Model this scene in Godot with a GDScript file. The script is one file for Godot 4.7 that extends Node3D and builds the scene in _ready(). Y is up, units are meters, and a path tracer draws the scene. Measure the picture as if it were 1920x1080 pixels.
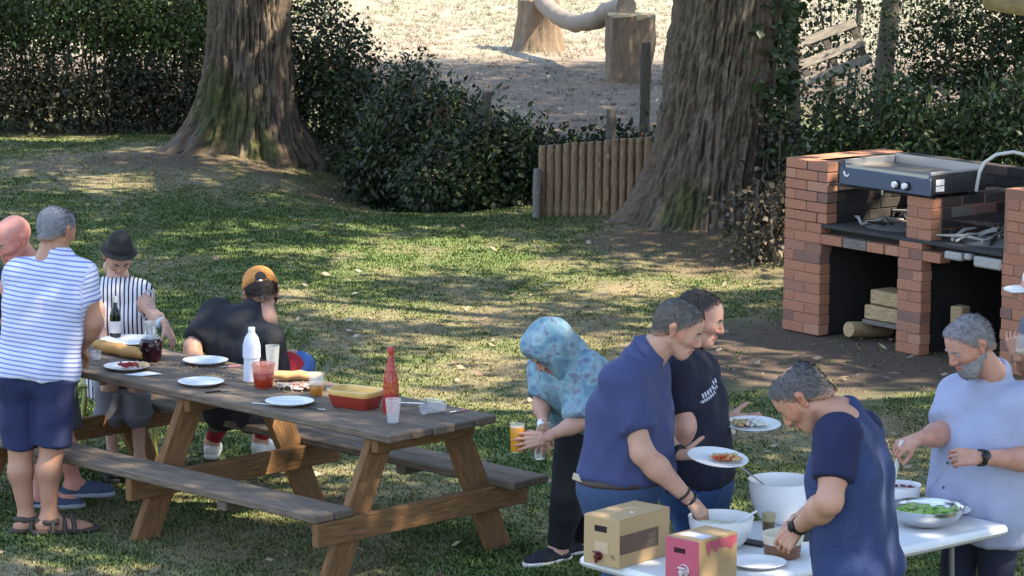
extends Node3D
# A summer lunch on a lawn under oak trees, seen from a raised terrace.

const TAU2 := PI * 2.0
var used := {}
var noise := FastNoiseLite.new()
var rough := FastNoiseLite.new()
var M := {}
var to_sun := Vector3(0.62, 0.755, 0.2).normalized()

# ---------------------------------------------------------------- geometry
class G:
	var v := PackedVector3Array()
	var n := PackedVector3Array()
	var c := PackedColorArray()
	var u := PackedVector2Array()
	var i := PackedInt32Array()
	var col := Color.WHITE

	func pt(p: Vector3, nn: Vector3, uv := Vector2.ZERO) -> int:
		v.append(p); n.append(nn); c.append(col); u.append(uv)
		return v.size() - 1

	func tri(a: int, b: int, d: int) -> void:   # counter-clockwise seen from outside
		i.append(a); i.append(d); i.append(b)

	func flat(ps: Array, uvs := []) -> void:    # a flat polygon, counter-clockwise seen from outside
		var nn: Vector3 = (ps[1] - ps[0]).cross(ps[2] - ps[0]).normalized()
		var s := v.size()
		for k in ps.size():
			pt(ps[k], nn, uvs[k] if uvs.size() else Vector2.ZERO)
		for k in range(1, ps.size() - 1):
			tri(s, s + k, s + k + 1)

	func smooth(from_v: int, from_i: int) -> void:
		for k in range(from_v, v.size()):
			n[k] = Vector3.ZERO
		for k in range(from_i, i.size(), 3):
			var a := i[k]; var b := i[k + 2]; var d := i[k + 1]
			var nn := (v[b] - v[a]).cross(v[d] - v[a])
			n[a] += nn; n[b] += nn; n[d] += nn
		for k in range(from_v, v.size()):
			n[k] = n[k].normalized() if n[k].length_squared() > 0.0 else Vector3.UP

	func add(g: G, x: Transform3D) -> void:
		var s := v.size()
		var flip := x.basis.determinant() < 0.0
		v.append_array(x * g.v)
		for k in g.n:
			n.append((x.basis * k).normalized())
		c.append_array(g.c); u.append_array(g.u)
		for k in range(0, g.i.size(), 3):
			i.append(g.i[k] + s)
			i.append(g.i[k + (2 if flip else 1)] + s)
			i.append(g.i[k + (1 if flip else 2)] + s)

	func box(at: Vector3, size: Vector3, bevel := 0.004, b := Basis.IDENTITY) -> void:
		var h := size * 0.5
		bevel = minf(bevel, minf(h.x, minf(h.y, h.z)) * 0.8)
		var f := func(axis: int, s: float, p: float, q: float) -> Vector3:
			var r := Vector3.ZERO
			r[axis] = s * h[axis]
			r[(axis + 1) % 3] = p * (h[(axis + 1) % 3] - bevel)
			r[(axis + 2) % 3] = q * (h[(axis + 2) % 3] - bevel)
			return at + b * r
		var out := func(ps: Array, w := []) -> void:
			if (ps[1] - ps[0]).cross(ps[2] - ps[0]).dot(ps[0] - at) < 0.0:
				ps.reverse()
				w.reverse()
			flat(ps, w)
		for a in 3:
			for s in [-1.0, 1.0]:
				out.call([f.call(a, s, -1, -1), f.call(a, s, 1, -1), f.call(a, s, 1, 1), f.call(a, s, -1, 1)], [Vector2(0, 1), Vector2(1, 1), Vector2(1, 0), Vector2(0, 0)])
				for t in [-1.0, 1.0]:
					var a2 := (a + 1) % 3
					out.call([f.call(a, s, t, -1), f.call(a, s, t, 1), f.call(a2, t, 1, s), f.call(a2, t, -1, s)])
		for s in [-1.0, 1.0]:
			for t in [-1.0, 1.0]:
				for w in [-1.0, 1.0]:
					out.call([f.call(0, s, t, w), f.call(1, t, w, s), f.call(2, w, s, t)])

	func rings(rows: Array, caps := true, closed := true, uvs := []) -> void:   # rows of equal length, smooth
		var s := v.size()
		var si := i.size()
		var m: int = rows[0].size()
		for r in rows.size():
			for k in m:
				pt(rows[r][k], Vector3.UP, uvs[r][k] if uvs.size() else Vector2(float(k) / m, r))
		for r in rows.size() - 1:
			for k in (m if closed else m - 1):
				var k2 := (k + 1) % m
				var a := s + r * m + k; var b := s + r * m + k2
				var d := s + (r + 1) * m + k; var e := s + (r + 1) * m + k2
				tri(a, b, e); tri(a, e, d)
		smooth(s, si)
		if caps:
			var top: Array = []
			var low: Array = []
			for k in m:
				top.append(rows[rows.size() - 1][k])
				low.append(rows[0][m - 1 - k])
			cap(top); cap(low)

	func cap(ps: Array) -> void:
		var mid := Vector3.ZERO
		for p in ps:
			mid += p / ps.size()
		var nn := Vector3.ZERO
		for k in ps.size():
			nn += (ps[k] - mid).cross(ps[(k + 1) % ps.size()] - mid)
		nn = nn.normalized()
		var s := pt(mid, nn)
		for p in ps:
			pt(p, nn)
		for k in ps.size():
			tri(s, s + 1 + k, s + 1 + (k + 1) % ps.size())

	func lathe(profile: Array, seg := 28, at := Vector3.ZERO, b := Basis.IDENTITY, caps := false) -> void:   # (radius, height) from bottom to top, outside
		var rows: Array = []
		for p in profile:
			var ring := PackedVector3Array()
			for k in seg:
				var a := -TAU * k / seg
				ring.append(at + b * Vector3(cos(a) * p.x, p.y, sin(a) * p.x))
			rows.append(ring)
		rings(rows, caps)

	func tube(path: Array, radii: Array, seg := 10, caps := true, flatten := 1.0, side := Vector3.ZERO) -> void:
		var rows: Array = []
		var last := Vector3.ZERO
		for k in path.size():
			var d: Vector3 = (path[mini(k + 1, path.size() - 1)] - path[maxi(k - 1, 0)]).normalized()
			var x := last
			if side != Vector3.ZERO:
				x = side
			elif last == Vector3.ZERO:
				x = Vector3.RIGHT if absf(d.x) < 0.8 else Vector3.BACK
			x = (x - d * x.dot(d)).normalized()
			last = x
			var y := d.cross(x)
			var r: float = radii[mini(k, radii.size() - 1)]
			var ring := PackedVector3Array()
			for q in seg:
				var a := TAU * q / seg
				ring.append(path[k] + x * cos(a) * r + y * sin(a) * r * flatten)
			rows.append(ring)
		rings(rows, caps)

	func mesh() -> ArrayMesh:
		var a := []
		a.resize(Mesh.ARRAY_MAX)
		a[Mesh.ARRAY_VERTEX] = v; a[Mesh.ARRAY_NORMAL] = n; a[Mesh.ARRAY_COLOR] = c
		a[Mesh.ARRAY_TEX_UV] = u; a[Mesh.ARRAY_INDEX] = i
		var m := ArrayMesh.new()
		m.add_surface_from_arrays(Mesh.PRIMITIVE_TRIANGLES, a)
		return m


# A smooth union of tapered capsules, meshed as surface nets. bone: [a, b, ra, rb, mode] mode 0 round, 1 flat end at b, 2 subtract, 3 flat at both ends
func nets(bones: Array, cell: float, k: float, cuts := []) -> G:
	var lo := Vector3.ONE * 1e9
	var hi := -lo
	for b in bones:
		if b.size() > 4 and b[4] == 2:
			continue
		for q in 2:
			var r: float = b[2 + q] + cell * 2.0
			lo = lo.min(b[q] - Vector3.ONE * r)
			hi = hi.max(b[q] + Vector3.ONE * r)
	var nx := int((hi.x - lo.x) / cell) + 2
	var ny := int((hi.y - lo.y) / cell) + 2
	var nz := int((hi.z - lo.z) / cell) + 2
	var f := PackedFloat32Array()
	f.resize(nx * ny * nz)
	f.fill(1.0)
	for b in bones:
		var a: Vector3 = b[0]
		var e: Vector3 = b[1]
		var ra: float = b[2]
		var rb: float = b[3]
		var mode: int = b[4] if b.size() > 4 else 0
		var kk: float = b[5] if b.size() > 5 else k
		var ab := e - a
		var inv := 1.0 / maxf(ab.length_squared(), 1e-9)
		var dir := ab.normalized()
		var rm := maxf(ra, rb) + kk + cell * 1.5
		var p0 := ((a.min(e) - Vector3.ONE * rm - lo) / cell).floor().clamp(Vector3.ZERO, Vector3(nx - 1, ny - 1, nz - 1))
		var p1 := ((a.max(e) + Vector3.ONE * rm - lo) / cell).ceil().clamp(Vector3.ZERO, Vector3(nx - 1, ny - 1, nz - 1))
		var x0 := int(p0.x); var x1 := int(p1.x)
		for z in range(int(p0.z), int(p1.z) + 1):
			for y in range(int(p0.y), int(p1.y) + 1):
				var at := (z * ny + y) * nx + x0
				var p := lo + Vector3(x0, y, z) * cell - a
				for x in range(x0, x1 + 1):
					var t := clampf(p.dot(ab) * inv, 0.0, 1.0)
					var d := (p - ab * t).length() - ra - (rb - ra) * t
					if mode == 1:
						d = maxf(d, (p - ab).dot(dir))
					elif mode == 3:
						d = maxf(d, maxf((p - ab).dot(dir), -p.dot(dir)))
					var o := f[at]
					if mode == 2:
						d = -d
						var h := maxf(kk - absf(o - d), 0.0)
						f[at] = maxf(o, d) + h * h * 0.25 / kk
					else:
						var h := maxf(kk - absf(o - d), 0.0)
						f[at] = minf(o, d) - h * h * 0.25 / kk
					at += 1
					p.x += cell
	for cu in cuts:
		var cp: Vector3 = cu[0]
		var cn: Vector3 = cu[1]
		var at := 0
		for z in nz:
			for y in ny:
				var q := (lo + Vector3(0, y, z) * cell - cp).dot(cn)
				var dq := cn.x * cell
				for x in nx:
					if f[at] < q:
						f[at] = q
					q += dq
					at += 1
	var g := G.new()
	var ids := PackedInt32Array()
	ids.resize(f.size())
	var sy := nx
	var sz := nx * ny
	var offs := PackedInt32Array([0, 1, sy, sy + 1, sz, sz + 1, sz + sy, sz + sy + 1])
	var ea := PackedInt32Array([0, 2, 4, 6, 0, 1, 4, 5, 0, 1, 2, 3])
	var eb := PackedInt32Array([1, 3, 5, 7, 2, 3, 6, 7, 4, 5, 6, 7])
	for z in nz - 1:
		for y in ny - 1:
			var at := (z * ny + y) * nx
			for x in nx - 1:
				var c0 := f[at]
				if c0 < cell * 3.0 and c0 > -cell * 3.0:
					var m := 0
					if c0 < 0.0: m += 1
					if f[at + 1] < 0.0: m += 1
					if f[at + sy] < 0.0: m += 1
					if f[at + sy + 1] < 0.0: m += 1
					if f[at + sz] < 0.0: m += 1
					if f[at + sz + 1] < 0.0: m += 1
					if f[at + sz + sy] < 0.0: m += 1
					if f[at + sz + sy + 1] < 0.0: m += 1
					if m > 0 and m < 8:
						var sum := Vector3.ZERO
						var cnt := 0
						for q in 12:
							var u0 := ea[q]
							var u1 := eb[q]
							var fa := f[at + offs[u0]]
							var fb := f[at + offs[u1]]
							if (fa < 0.0) != (fb < 0.0):
								var t := fa / (fa - fb)
								sum += Vector3(u0 & 1, (u0 >> 1) & 1, u0 >> 2).lerp(Vector3(u1 & 1, (u1 >> 1) & 1, u1 >> 2), t)
								cnt += 1
						g.v.append(lo + (Vector3(x, y, z) + sum / cnt) * cell)
						ids[at] = g.v.size() - 1
				at += 1
	g.n.resize(g.v.size())
	g.c.resize(g.v.size()); g.c.fill(Color.WHITE)
	g.u.resize(g.v.size())
	for z in range(1, nz - 1):
		for y in range(1, ny - 1):
			var at := (z * ny + y) * nx + 1
			for x in range(1, nx - 1):
				var c0 := f[at]
				if c0 < cell * 3.0 and c0 > -cell * 3.0:
					var s := c0 < 0.0
					if s != (f[at + 1] < 0.0):
						quad(g, ids[at - sy - sz], ids[at - sz], ids[at], ids[at - sy], s)
					if s != (f[at + sy] < 0.0):
						quad(g, ids[at - sz - 1], ids[at - 1], ids[at], ids[at - sz], s)
					if s != (f[at + sz] < 0.0):
						quad(g, ids[at - 1 - sy], ids[at - sy], ids[at], ids[at - 1], s)
				at += 1
	g.smooth(0, 0)
	return g


func quad(g: G, a: int, b: int, d: int, e: int, s: bool) -> void:
	if s:
		g.tri(a, b, d); g.tri(a, d, e)
	else:
		g.tri(a, d, b); g.tri(a, e, d)


func ruffle(g: G, amp: float, freq: float, off := 0.0) -> void:   # folds of cloth: moves the surface along its normal
	for k in g.v.size():
		var p := g.v[k] * freq
		var w := noise.get_noise_3d(p.x * .7, p.y * .7, p.z * .7) * .6
		var r := 1.0 - 2.6 * absf(noise.get_noise_3d(p.x * 1.3 + off + w, p.y * .7 + w, p.z * 1.3 - off))
		g.v[k] += g.n[k] * (noise.get_noise_3d(p.x + off, p.y * 0.6, p.z - off) * .7 + r * .3) * amp
	g.smooth(0, 0)


# ---------------------------------------------------------------- objects
func uniq(called: String) -> String:
	if not used.has(called):
		used[called] = 0
		return called
	used[called] += 1
	return "%s_%03d" % [called, used[called]]


func tag(o: Node3D, label: String, category: String, group := "") -> Node3D:
	o.set_meta("label", label)
	o.set_meta("category", category)
	if group:
		o.set_meta("group", group)
	return o


func thing(called: String, label: String, category: String, at := Vector3.ZERO, turn := 0.0, group := "") -> Node3D:
	var o := Node3D.new()
	o.name = uniq(called)
	add_child(o)
	o.position = at
	o.rotation.y = turn
	return tag(o, label, category, group)


func part(parent: Node3D, called: String, mesh: Mesh, m: Material, at := Transform3D.IDENTITY) -> MeshInstance3D:
	var o := MeshInstance3D.new()
	o.name = called
	o.mesh = mesh
	o.material_override = m
	o.transform = at
	parent.add_child(o, true)
	return o


func solo(called: String, mesh: Mesh, m: Material, label: String, category: String, at := Vector3.ZERO, turn := 0.0, group := "") -> MeshInstance3D:
	var o := part(self, uniq(called), mesh, m)
	o.position = at
	o.rotation.y = turn
	tag(o, label, category, group)
	return o


func struct(called: String, mesh: Mesh, m: Material) -> MeshInstance3D:
	var o := part(self, called, mesh, m)
	o.set_meta("kind", "structure")
	return o


func copy(o: Node3D, label: String, at: Vector3, turn := 0.0) -> Node3D:
	var r: Node3D = o.duplicate()
	r.name = uniq(str(o.name))
	add_child(r)
	r.position = at
	r.rotation.y = turn
	r.set_meta("label", label)
	return r


func swarm(parent: Node3D, called: String, mesh: Mesh, m: Material, xs: Array, cs: PackedColorArray) -> MultiMeshInstance3D:
	var mm := MultiMesh.new()
	mm.transform_format = MultiMesh.TRANSFORM_3D
	mm.use_colors = true
	mm.mesh = mesh
	mm.instance_count = xs.size()
	for k in xs.size():
		mm.set_instance_transform(k, xs[k])
		mm.set_instance_color(k, cs[k])
	var o := MultiMeshInstance3D.new()
	o.name = called
	o.multimesh = mm
	o.material_override = m
	o.set_meta("kind", "stuff")
	parent.add_child(o, true)
	return o


func lin(r: float, g: float, b: float) -> Color:
	return Color(r, g, b).linear_to_srgb()


func mat(r: float, g: float, b: float, rough_ := 0.8, o := {}) -> StandardMaterial3D:
	var m := StandardMaterial3D.new()
	m.albedo_color = lin(r, g, b)
	m.roughness = rough_
	m.vertex_color_use_as_albedo = o.get("vc", false)
	if o.has("tex"):
		m.albedo_texture = o.tex
	if o.has("nrm"):
		m.normal_enabled = true
		m.normal_texture = o.nrm
		m.normal_scale = o.get("ns", 1.0)
	if o.has("tri"):
		m.uv1_triplanar = true
		m.uv1_world_triplanar = o.get("world", false)
		m.uv1_scale = o.tri
	m.metallic = o.get("metal", 0.0)
	if o.has("back"):
		m.backlight_enabled = true
		m.backlight = o.back
	if o.get("two", false):
		m.cull_mode = BaseMaterial3D.CULL_DISABLED
	return m


func ntex(freq: float, oct: int, cols: Array, sd := 1, size := 512, nrm := 0.0, kind := FastNoiseLite.TYPE_SIMPLEX_SMOOTH) -> NoiseTexture2D:
	var t := NoiseTexture2D.new()
	var q := FastNoiseLite.new()
	q.noise_type = kind
	q.frequency = freq
	q.fractal_octaves = oct
	q.seed = sd
	t.noise = q
	t.width = size; t.height = size
	t.seamless = true
	t.generate_mipmaps = false
	if nrm > 0.0:
		t.as_normal_map = true
		t.bump_strength = nrm
	elif cols.size():
		var g := Gradient.new()
		g.offsets = PackedFloat32Array(range(cols.size()).map(func(k): return float(k) / (cols.size() - 1)))
		g.colors = PackedColorArray(cols)
		t.color_ramp = g
	return t


func grey(a: float) -> Color:
	return Color(a, a, a)


func glassy(r: float, g: float, b: float, a := 0.12, rough_ := 0.05) -> StandardMaterial3D:
	var m := mat(r, g, b, rough_)
	m.albedo_color.a = a
	m.transparency = BaseMaterial3D.TRANSPARENCY_ALPHA
	m.metallic_specular = 0.5
	return m


func along(a: Vector3, b: Vector3, up := Vector3.UP) -> Basis:   # x runs from a to b
	var x := (b - a).normalized()
	var z := x.cross(up).normalized()
	return Basis(x, z.cross(x), z)

const POSE := {
	"striped": {"base": Vector3(-2.396, 0, -16.570), "hd": Vector3(0.047, 1.574, -0.120), "nk": Vector3(0.059, 1.441, -0.080), "sR": Vector3(0.172, 1.352, -0.050), "sL": Vector3(-0.149, 1.351, -0.070), "eR": Vector3(0.241, 1.105, -0.050), "wR": Vector3(0.147, 0.937, -0.200), "eL": Vector3(-0.220, 1.067, -0.250), "wL": Vector3(0.011, 0.877, -0.420), "hR": Vector3(0.030, 0.846, 0.000), "hL": Vector3(-0.140, 0.839, -0.030), "kR": Vector3(0.025, 0.452, 0.020), "kL": Vector3(-0.143, 0.431, -0.030), "aR": Vector3(0.008, 0.098, 0.030), "aL": Vector3(-0.116, 0.080, -0.020), "tR": Vector3(0.154, 0.023, -0.030), "tL": Vector3(-0.015, 0.024, -0.080)},
	"bald": {"base": Vector3(-2.459, 0, -17.200), "hd": Vector3(-0.167, 1.479, 0.200), "nk": Vector3(-0.125, 1.335, 0.120), "sL": Vector3(0.023, 1.226, 0.220), "sR": Vector3(-0.296, 1.214, -0.020), "eL": Vector3(-0.027, 1.001, 0.320), "wL": Vector3(-0.154, 1.200, 0.420), "eR": Vector3(-0.343, 0.974, 0.100), "wR": Vector3(-0.229, 0.811, 0.300), "hL": Vector3(0.001, 0.767, 0.050), "hR": Vector3(-0.127, 0.747, -0.050), "kL": Vector3(0.058, 0.411, 0.080), "kR": Vector3(-0.105, 0.393, 0.000), "aL": Vector3(0.112, 0.136, 0.020), "aR": Vector3(-0.079, 0.082, 0.050), "tL": Vector3(0.230, 0.094, 0.000), "tR": Vector3(0.078, 0.025, 0.050)},
	"hat": {"base": Vector3(-2.241, 0, -18.450), "hd": Vector3(-0.010, 1.180, 0.000), "nk": Vector3(-0.012, 1.039, -0.030), "sL": Vector3(0.106, 0.965, 0.000), "sR": Vector3(-0.113, 0.963, 0.000), "eL": Vector3(0.211, 0.866, 0.180), "wL": Vector3(0.306, 0.846, 0.420), "eR": Vector3(-0.126, 0.796, 0.150), "wR": Vector3(-0.015, 0.719, 0.400), "hL": Vector3(0.044, 0.458, -0.020), "hR": Vector3(-0.069, 0.457, -0.020), "kL": Vector3(0.136, 0.489, 0.400), "kR": Vector3(-0.017, 0.487, 0.400), "aL": Vector3(0.156, 0.071, 0.450), "aR": Vector3(0.006, 0.070, 0.450), "tL": Vector3(0.175, 0.056, 0.620), "tR": Vector3(0.026, 0.055, 0.620)},
	"cap": {"base": Vector3(-1.486, 0, -17.700), "hd": Vector3(0.096, 1.054, -0.200), "nk": Vector3(0.053, 0.955, -0.140), "sL": Vector3(-0.150, 0.950, -0.160), "sR": Vector3(0.160, 0.845, 0.080), "eL": Vector3(-0.271, 0.791, 0.000), "wL": Vector3(-0.243, 0.609, 0.060), "eR": Vector3(0.211, 0.606, 0.020), "wR": Vector3(0.215, 0.636, -0.220), "hR": Vector3(0.084, 0.484, 0.060), "hL": Vector3(-0.090, 0.477, -0.060), "kR": Vector3(0.256, 0.653, -0.360), "kL": Vector3(-0.079, 0.432, -0.480), "aR": Vector3(0.046, 0.131, -0.720), "aL": Vector3(-0.233, 0.110, -0.750), "tR": Vector3(0.072, 0.052, -0.860), "tL": Vector3(-0.234, 0.041, -0.900)},
	"woman": {"base": Vector3(0.265, 0, -16.030), "hd": Vector3(-0.079, 1.138, 0.260), "nk": Vector3(-0.009, 1.043, 0.160), "sL": Vector3(0.090, 1.010, 0.240), "sR": Vector3(-0.076, 0.993, 0.040), "eL": Vector3(0.085, 0.796, 0.340), "wL": Vector3(-0.108, 0.725, 0.420), "eR": Vector3(-0.117, 0.848, 0.100), "wR": Vector3(-0.101, 0.743, 0.220), "hL": Vector3(0.072, 0.770, -0.060), "hR": Vector3(0.130, 0.750, -0.220), "kL": Vector3(0.016, 0.358, 0.060), "kR": Vector3(0.116, 0.337, -0.100), "aL": Vector3(-0.022, 0.076, 0.000), "aR": Vector3(0.105, 0.073, -0.200), "tL": Vector3(-0.114, 0.034, 0.080), "tR": Vector3(0.017, 0.041, -0.120)},
	"polo": {"base": Vector3(0.461, 0, -13.600), "hd": Vector3(0.243, 1.618, 0.000), "nk": Vector3(0.119, 1.514, -0.010), "sR": Vector3(0.002, 1.426, 0.160), "sL": Vector3(0.127, 1.395, -0.160), "eR": Vector3(0.089, 1.129, 0.240), "wR": Vector3(0.295, 0.921, 0.200), "eL": Vector3(0.154, 1.127, -0.160), "wL": Vector3(0.262, 1.075, 0.000), "hR": Vector3(-0.014, 0.926, 0.100), "hL": Vector3(0.045, 0.898, -0.100), "kR": Vector3(0.003, 0.533, 0.100), "kL": Vector3(0.079, 0.506, -0.100), "aR": Vector3(-0.002, 0.137, 0.080), "aL": Vector3(0.084, 0.116, -0.100), "tR": Vector3(0.133, 0.112, 0.120), "tL": Vector3(0.222, 0.085, -0.060)},
	"tee": {"base": Vector3(0.804, 0, -14.100), "hd": Vector3(0.019, 1.578, 0.000), "nk": Vector3(-0.043, 1.448, -0.020), "sR": Vector3(-0.102, 1.376, 0.160), "sL": Vector3(0.032, 1.318, -0.160), "eR": Vector3(-0.048, 1.139, 0.220), "wR": Vector3(-0.120, 0.991, 0.080), "eL": Vector3(0.087, 1.039, -0.280), "wL": Vector3(0.153, 1.092, -0.200), "hR": Vector3(-0.008, 0.839, 0.090), "hL": Vector3(0.061, 0.812, -0.090), "kR": Vector3(0.017, 0.470, 0.100), "kL": Vector3(0.099, 0.440, -0.100), "aR": Vector3(0.013, 0.089, 0.080), "aL": Vector3(0.106, 0.065, -0.100), "tR": Vector3(0.129, 0.065, 0.120), "tL": Vector3(0.235, 0.036, -0.060)},
	"front": {"base": Vector3(1.295, 0, -12.150), "hd": Vector3(-0.193, 1.609, 0.020), "nk": Vector3(-0.038, 1.539, 0.000), "sL": Vector3(-0.071, 1.471, 0.150), "sR": Vector3(0.045, 1.439, -0.150), "eL": Vector3(-0.105, 1.262, 0.260), "wL": Vector3(-0.202, 1.099, 0.000), "eR": Vector3(-0.014, 1.144, -0.360), "wR": Vector3(-0.192, 1.039, -0.300), "hL": Vector3(-0.012, 0.931, 0.090), "hR": Vector3(0.069, 0.895, -0.090), "kL": Vector3(0.012, 0.489, 0.060), "kR": Vector3(0.091, 0.454, -0.100), "aL": Vector3(0.033, 0.087, 0.060), "aR": Vector3(0.122, 0.059, -0.100), "tL": Vector3(-0.076, 0.027, 0.040), "tR": Vector3(0.004, -0.009, -0.140)},
	"beard": {"base": Vector3(2.073, 0, -14.100), "hd": Vector3(-0.084, 1.494, 0.120), "nk": Vector3(0.023, 1.349, 0.020), "sL": Vector3(0.132, 1.223, 0.100), "sR": Vector3(-0.090, 1.221, -0.120), "eL": Vector3(0.225, 0.999, 0.180), "wL": Vector3(-0.065, 1.035, 0.320), "eR": Vector3(-0.170, 1.080, 0.020), "wR": Vector3(-0.311, 1.083, 0.180), "hL": Vector3(0.077, 0.732, 0.040), "hR": Vector3(-0.047, 0.713, -0.080), "kL": Vector3(0.068, 0.405, 0.080), "kR": Vector3(-0.085, 0.397, -0.020), "aL": Vector3(0.072, 0.060, 0.060), "aR": Vector3(-0.059, 0.048, -0.050), "tL": Vector3(-0.046, 0.022, 0.120), "tR": Vector3(-0.186, 0.017, 0.020)},
	"right": {"base": Vector3(2.872, 0, -17.300), "hd": Vector3(-0.048, 1.200, 0.000), "nk": Vector3(0.017, 1.076, -0.020), "sL": Vector3(0.116, 1.013, 0.120), "sR": Vector3(-0.042, 0.991, -0.140), "eL": Vector3(0.031, 0.805, 0.250), "wL": Vector3(-0.153, 0.765, 0.350), "eR": Vector3(-0.100, 0.787, 0.000), "wR": Vector3(-0.191, 0.907, 0.220), "hL": Vector3(0.110, 0.571, 0.080), "hR": Vector3(0.065, 0.545, -0.080), "kL": Vector3(-0.089, 0.651, 0.200), "kR": Vector3(-0.058, 0.607, -0.100), "aL": Vector3(-0.092, 0.255, 0.250), "aR": Vector3(-0.038, 0.128, -0.200), "tL": Vector3(-0.208, 0.197, 0.280), "tR": Vector3(-0.165, 0.082, -0.160)},
}

# ---------------------------------------------------------------- people
# The head's own axes: face towards +z, crown towards +y, the person's left is +x; chin to crown 0.23 m.
var head_g: G
var hair_g := {}
var hand_g := {}


func make_head() -> void:
	var V := func(x: float, y: float, z: float) -> Vector3: return Vector3(x, y, z)
	var b := [
		[V.call(0, .030, -.026), V.call(0, .034, .018), .081, .077],
		[V.call(0, .0, .03), V.call(0, -.062, .045), .058, .042],
		[V.call(0, -.085, .066), V.call(0, -.09, .06), .021, .024],
		[V.call(0, -.05, -.015), V.call(0, -.17, -.04), .052, .056],
	]
	for s in [-1.0, 1.0]:
		b.append([V.call(s * .046, -.045, .005), V.call(s * .012, -.088, .062), .024, .022])
		b.append([V.call(s * .038, -.014, .062), V.call(s * .05, -.01, .03), .026, .024])
		b.append([V.call(s * .012, .027, .083), V.call(s * .042, .024, .07), .012, .011, 0, .012])
		b.append([V.call(s * .083, .022, -.014), V.call(s * .078, -.026, -.004), .015, .010, 0, .006])
		b.append([V.call(s * .092, .014, -.02), V.call(s * .088, -.006, -.01), .012, .008, 0, .006])
		b.append([V.call(s * .096, .008, -.006), V.call(s * .09, -.006, -.002), .006, .005, 2, .004])
		b.append([V.call(s * .033, .007, .096), V.call(s * .03, .007, .098), .014, .013, 2, .012])
	b.append([V.call(0, .018, .088), V.call(0, -.022, .108), .009, .0135, 0, .012])
	for s in [-1.0, 1.0]:
		b.append([V.call(s * .011, -.027, .1), V.call(s * .013, -.028, .094), .0085, .008, 0, .006])
		b.append([V.call(0, -.054, .094), V.call(s * .02, -.056, .084), .0075, .005, 0, .007])
		b.append([V.call(0, -.065, .091), V.call(s * .018, -.063, .084), .008, .005, 0, .007])
	b.append([V.call(-.024, -.0605, .101), V.call(.024, -.0605, .101), .0045, .0045, 2, .004])
	head_g = nets(b, .0042, .022)
	for k in head_g.v.size():
		var p := head_g.v[k]
		var c := Color(1, 1, 1)
		if p.z > .07 and absf(p.x) < .024 and p.y < -.047 and p.y > -.074:
			c = Color(.86, .62, .6)
		elif p.z > .03 and absf(absf(p.x) - .045) < .02 and absf(p.y + .018) < .022:
			c = Color(1.0, .86, .84)
		elif absf(p.x) > .07:
			c = Color(1.0, .82, .78)
		elif p.z > .095 and p.y < .0:
			c = Color(1.0, .84, .8)
		head_g.c[k] = c
	var skull := [[V.call(0, .030, -.027), V.call(0, .034, .018), .088, .082], [V.call(0, -.01, -.03), V.call(0, -.055, -.04), .075, .062]]
	# short: down to the nape, sides above the ears, hairline above the brow
	hair_g["short"] = hair(skull, [[V.call(0, .072, .076), V.call(0, -.62, .78)], [V.call(0, -.04, -.02), V.call(0, -.86, .5)]], .0035)
	hair_g["receding"] = hair(skull, [[V.call(0, .078, .052), V.call(0, -.60, .80)], [V.call(0, -.035, -.02), V.call(0, -.84, .54)]], .003)
	hair_g["fringe"] = hair(skull + [[V.call(0, .128, -.045), V.call(0, .128, -.03), .036, .034, 2, .02]], [[V.call(0, .074, .07), V.call(0, -.62, .78)], [V.call(0, -.045, -.02), V.call(0, -.86, .5)]], .003)
	hair_g["beard"] = nets([[V.call(0, -.06, .045), V.call(0, -.075, .05), .047, .044], [V.call(.05, -.03, .0), V.call(.015, -.1, .06), .028, .026], [V.call(-.05, -.03, .0), V.call(-.015, -.1, .06), .028, .026], [V.call(0, -.05, .12), V.call(0, -.065, .12), .022, .018, 2, .01]], .0045, .02, [[V.call(0, -.036, 0), V.call(0, 1, .1)]])
	ruffle(hair_g["beard"], .008, 60.0)
	for k in hair_g["beard"].u.size():
		hair_g["beard"].u[k].x = 1.0
	strands(hair_g["beard"], 1300, .016)
	hair_g["long"] = hair(skull + [[V.call(0, -.02, -.05), V.call(0, -.13, -.07), .075, .05]], [[V.call(0, .07, .06), V.call(0, -.4, .9)], [V.call(0, -.16, 0), V.call(0, -1, .3)]], .004)


func hair(bones: Array, cuts: Array, amp: float) -> G:
	# the two cuts meet: what lies in front of the hairline AND low is bare skin
	var g := nets(bones, .0048, .02, [[Vector3(0, .02, .074), Vector3(0, -.25, .97)], cuts[1]])
	for k in g.v.size():
		var p := g.v[k]
		var a := rough.get_noise_3d(p.x * 420.0, p.y * 150.0, p.z * 150.0)
		var q: float = (p - cuts[0][0]).dot(cuts[0][1])
		g.v[k] += g.n[k] * (a * amp - (.016 if q > 0.0 else 0.0) - .007 * (1.0 - smoothstep(.0, .022, -(p - cuts[1][0]).dot(cuts[1][1]))) - .005 * (1.0 - smoothstep(.0, .02, -q)))
		var t := .88 + a * .3
		g.c[k] = Color(t, t, t)
		g.u[k].x = minf(smoothstep(.004, .045, -(p - cuts[1][0]).dot(cuts[1][1])), smoothstep(-.004, .03, -q))
	g.smooth(0, 0)
	strands(g, 2600, .019)
	return g


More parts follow.
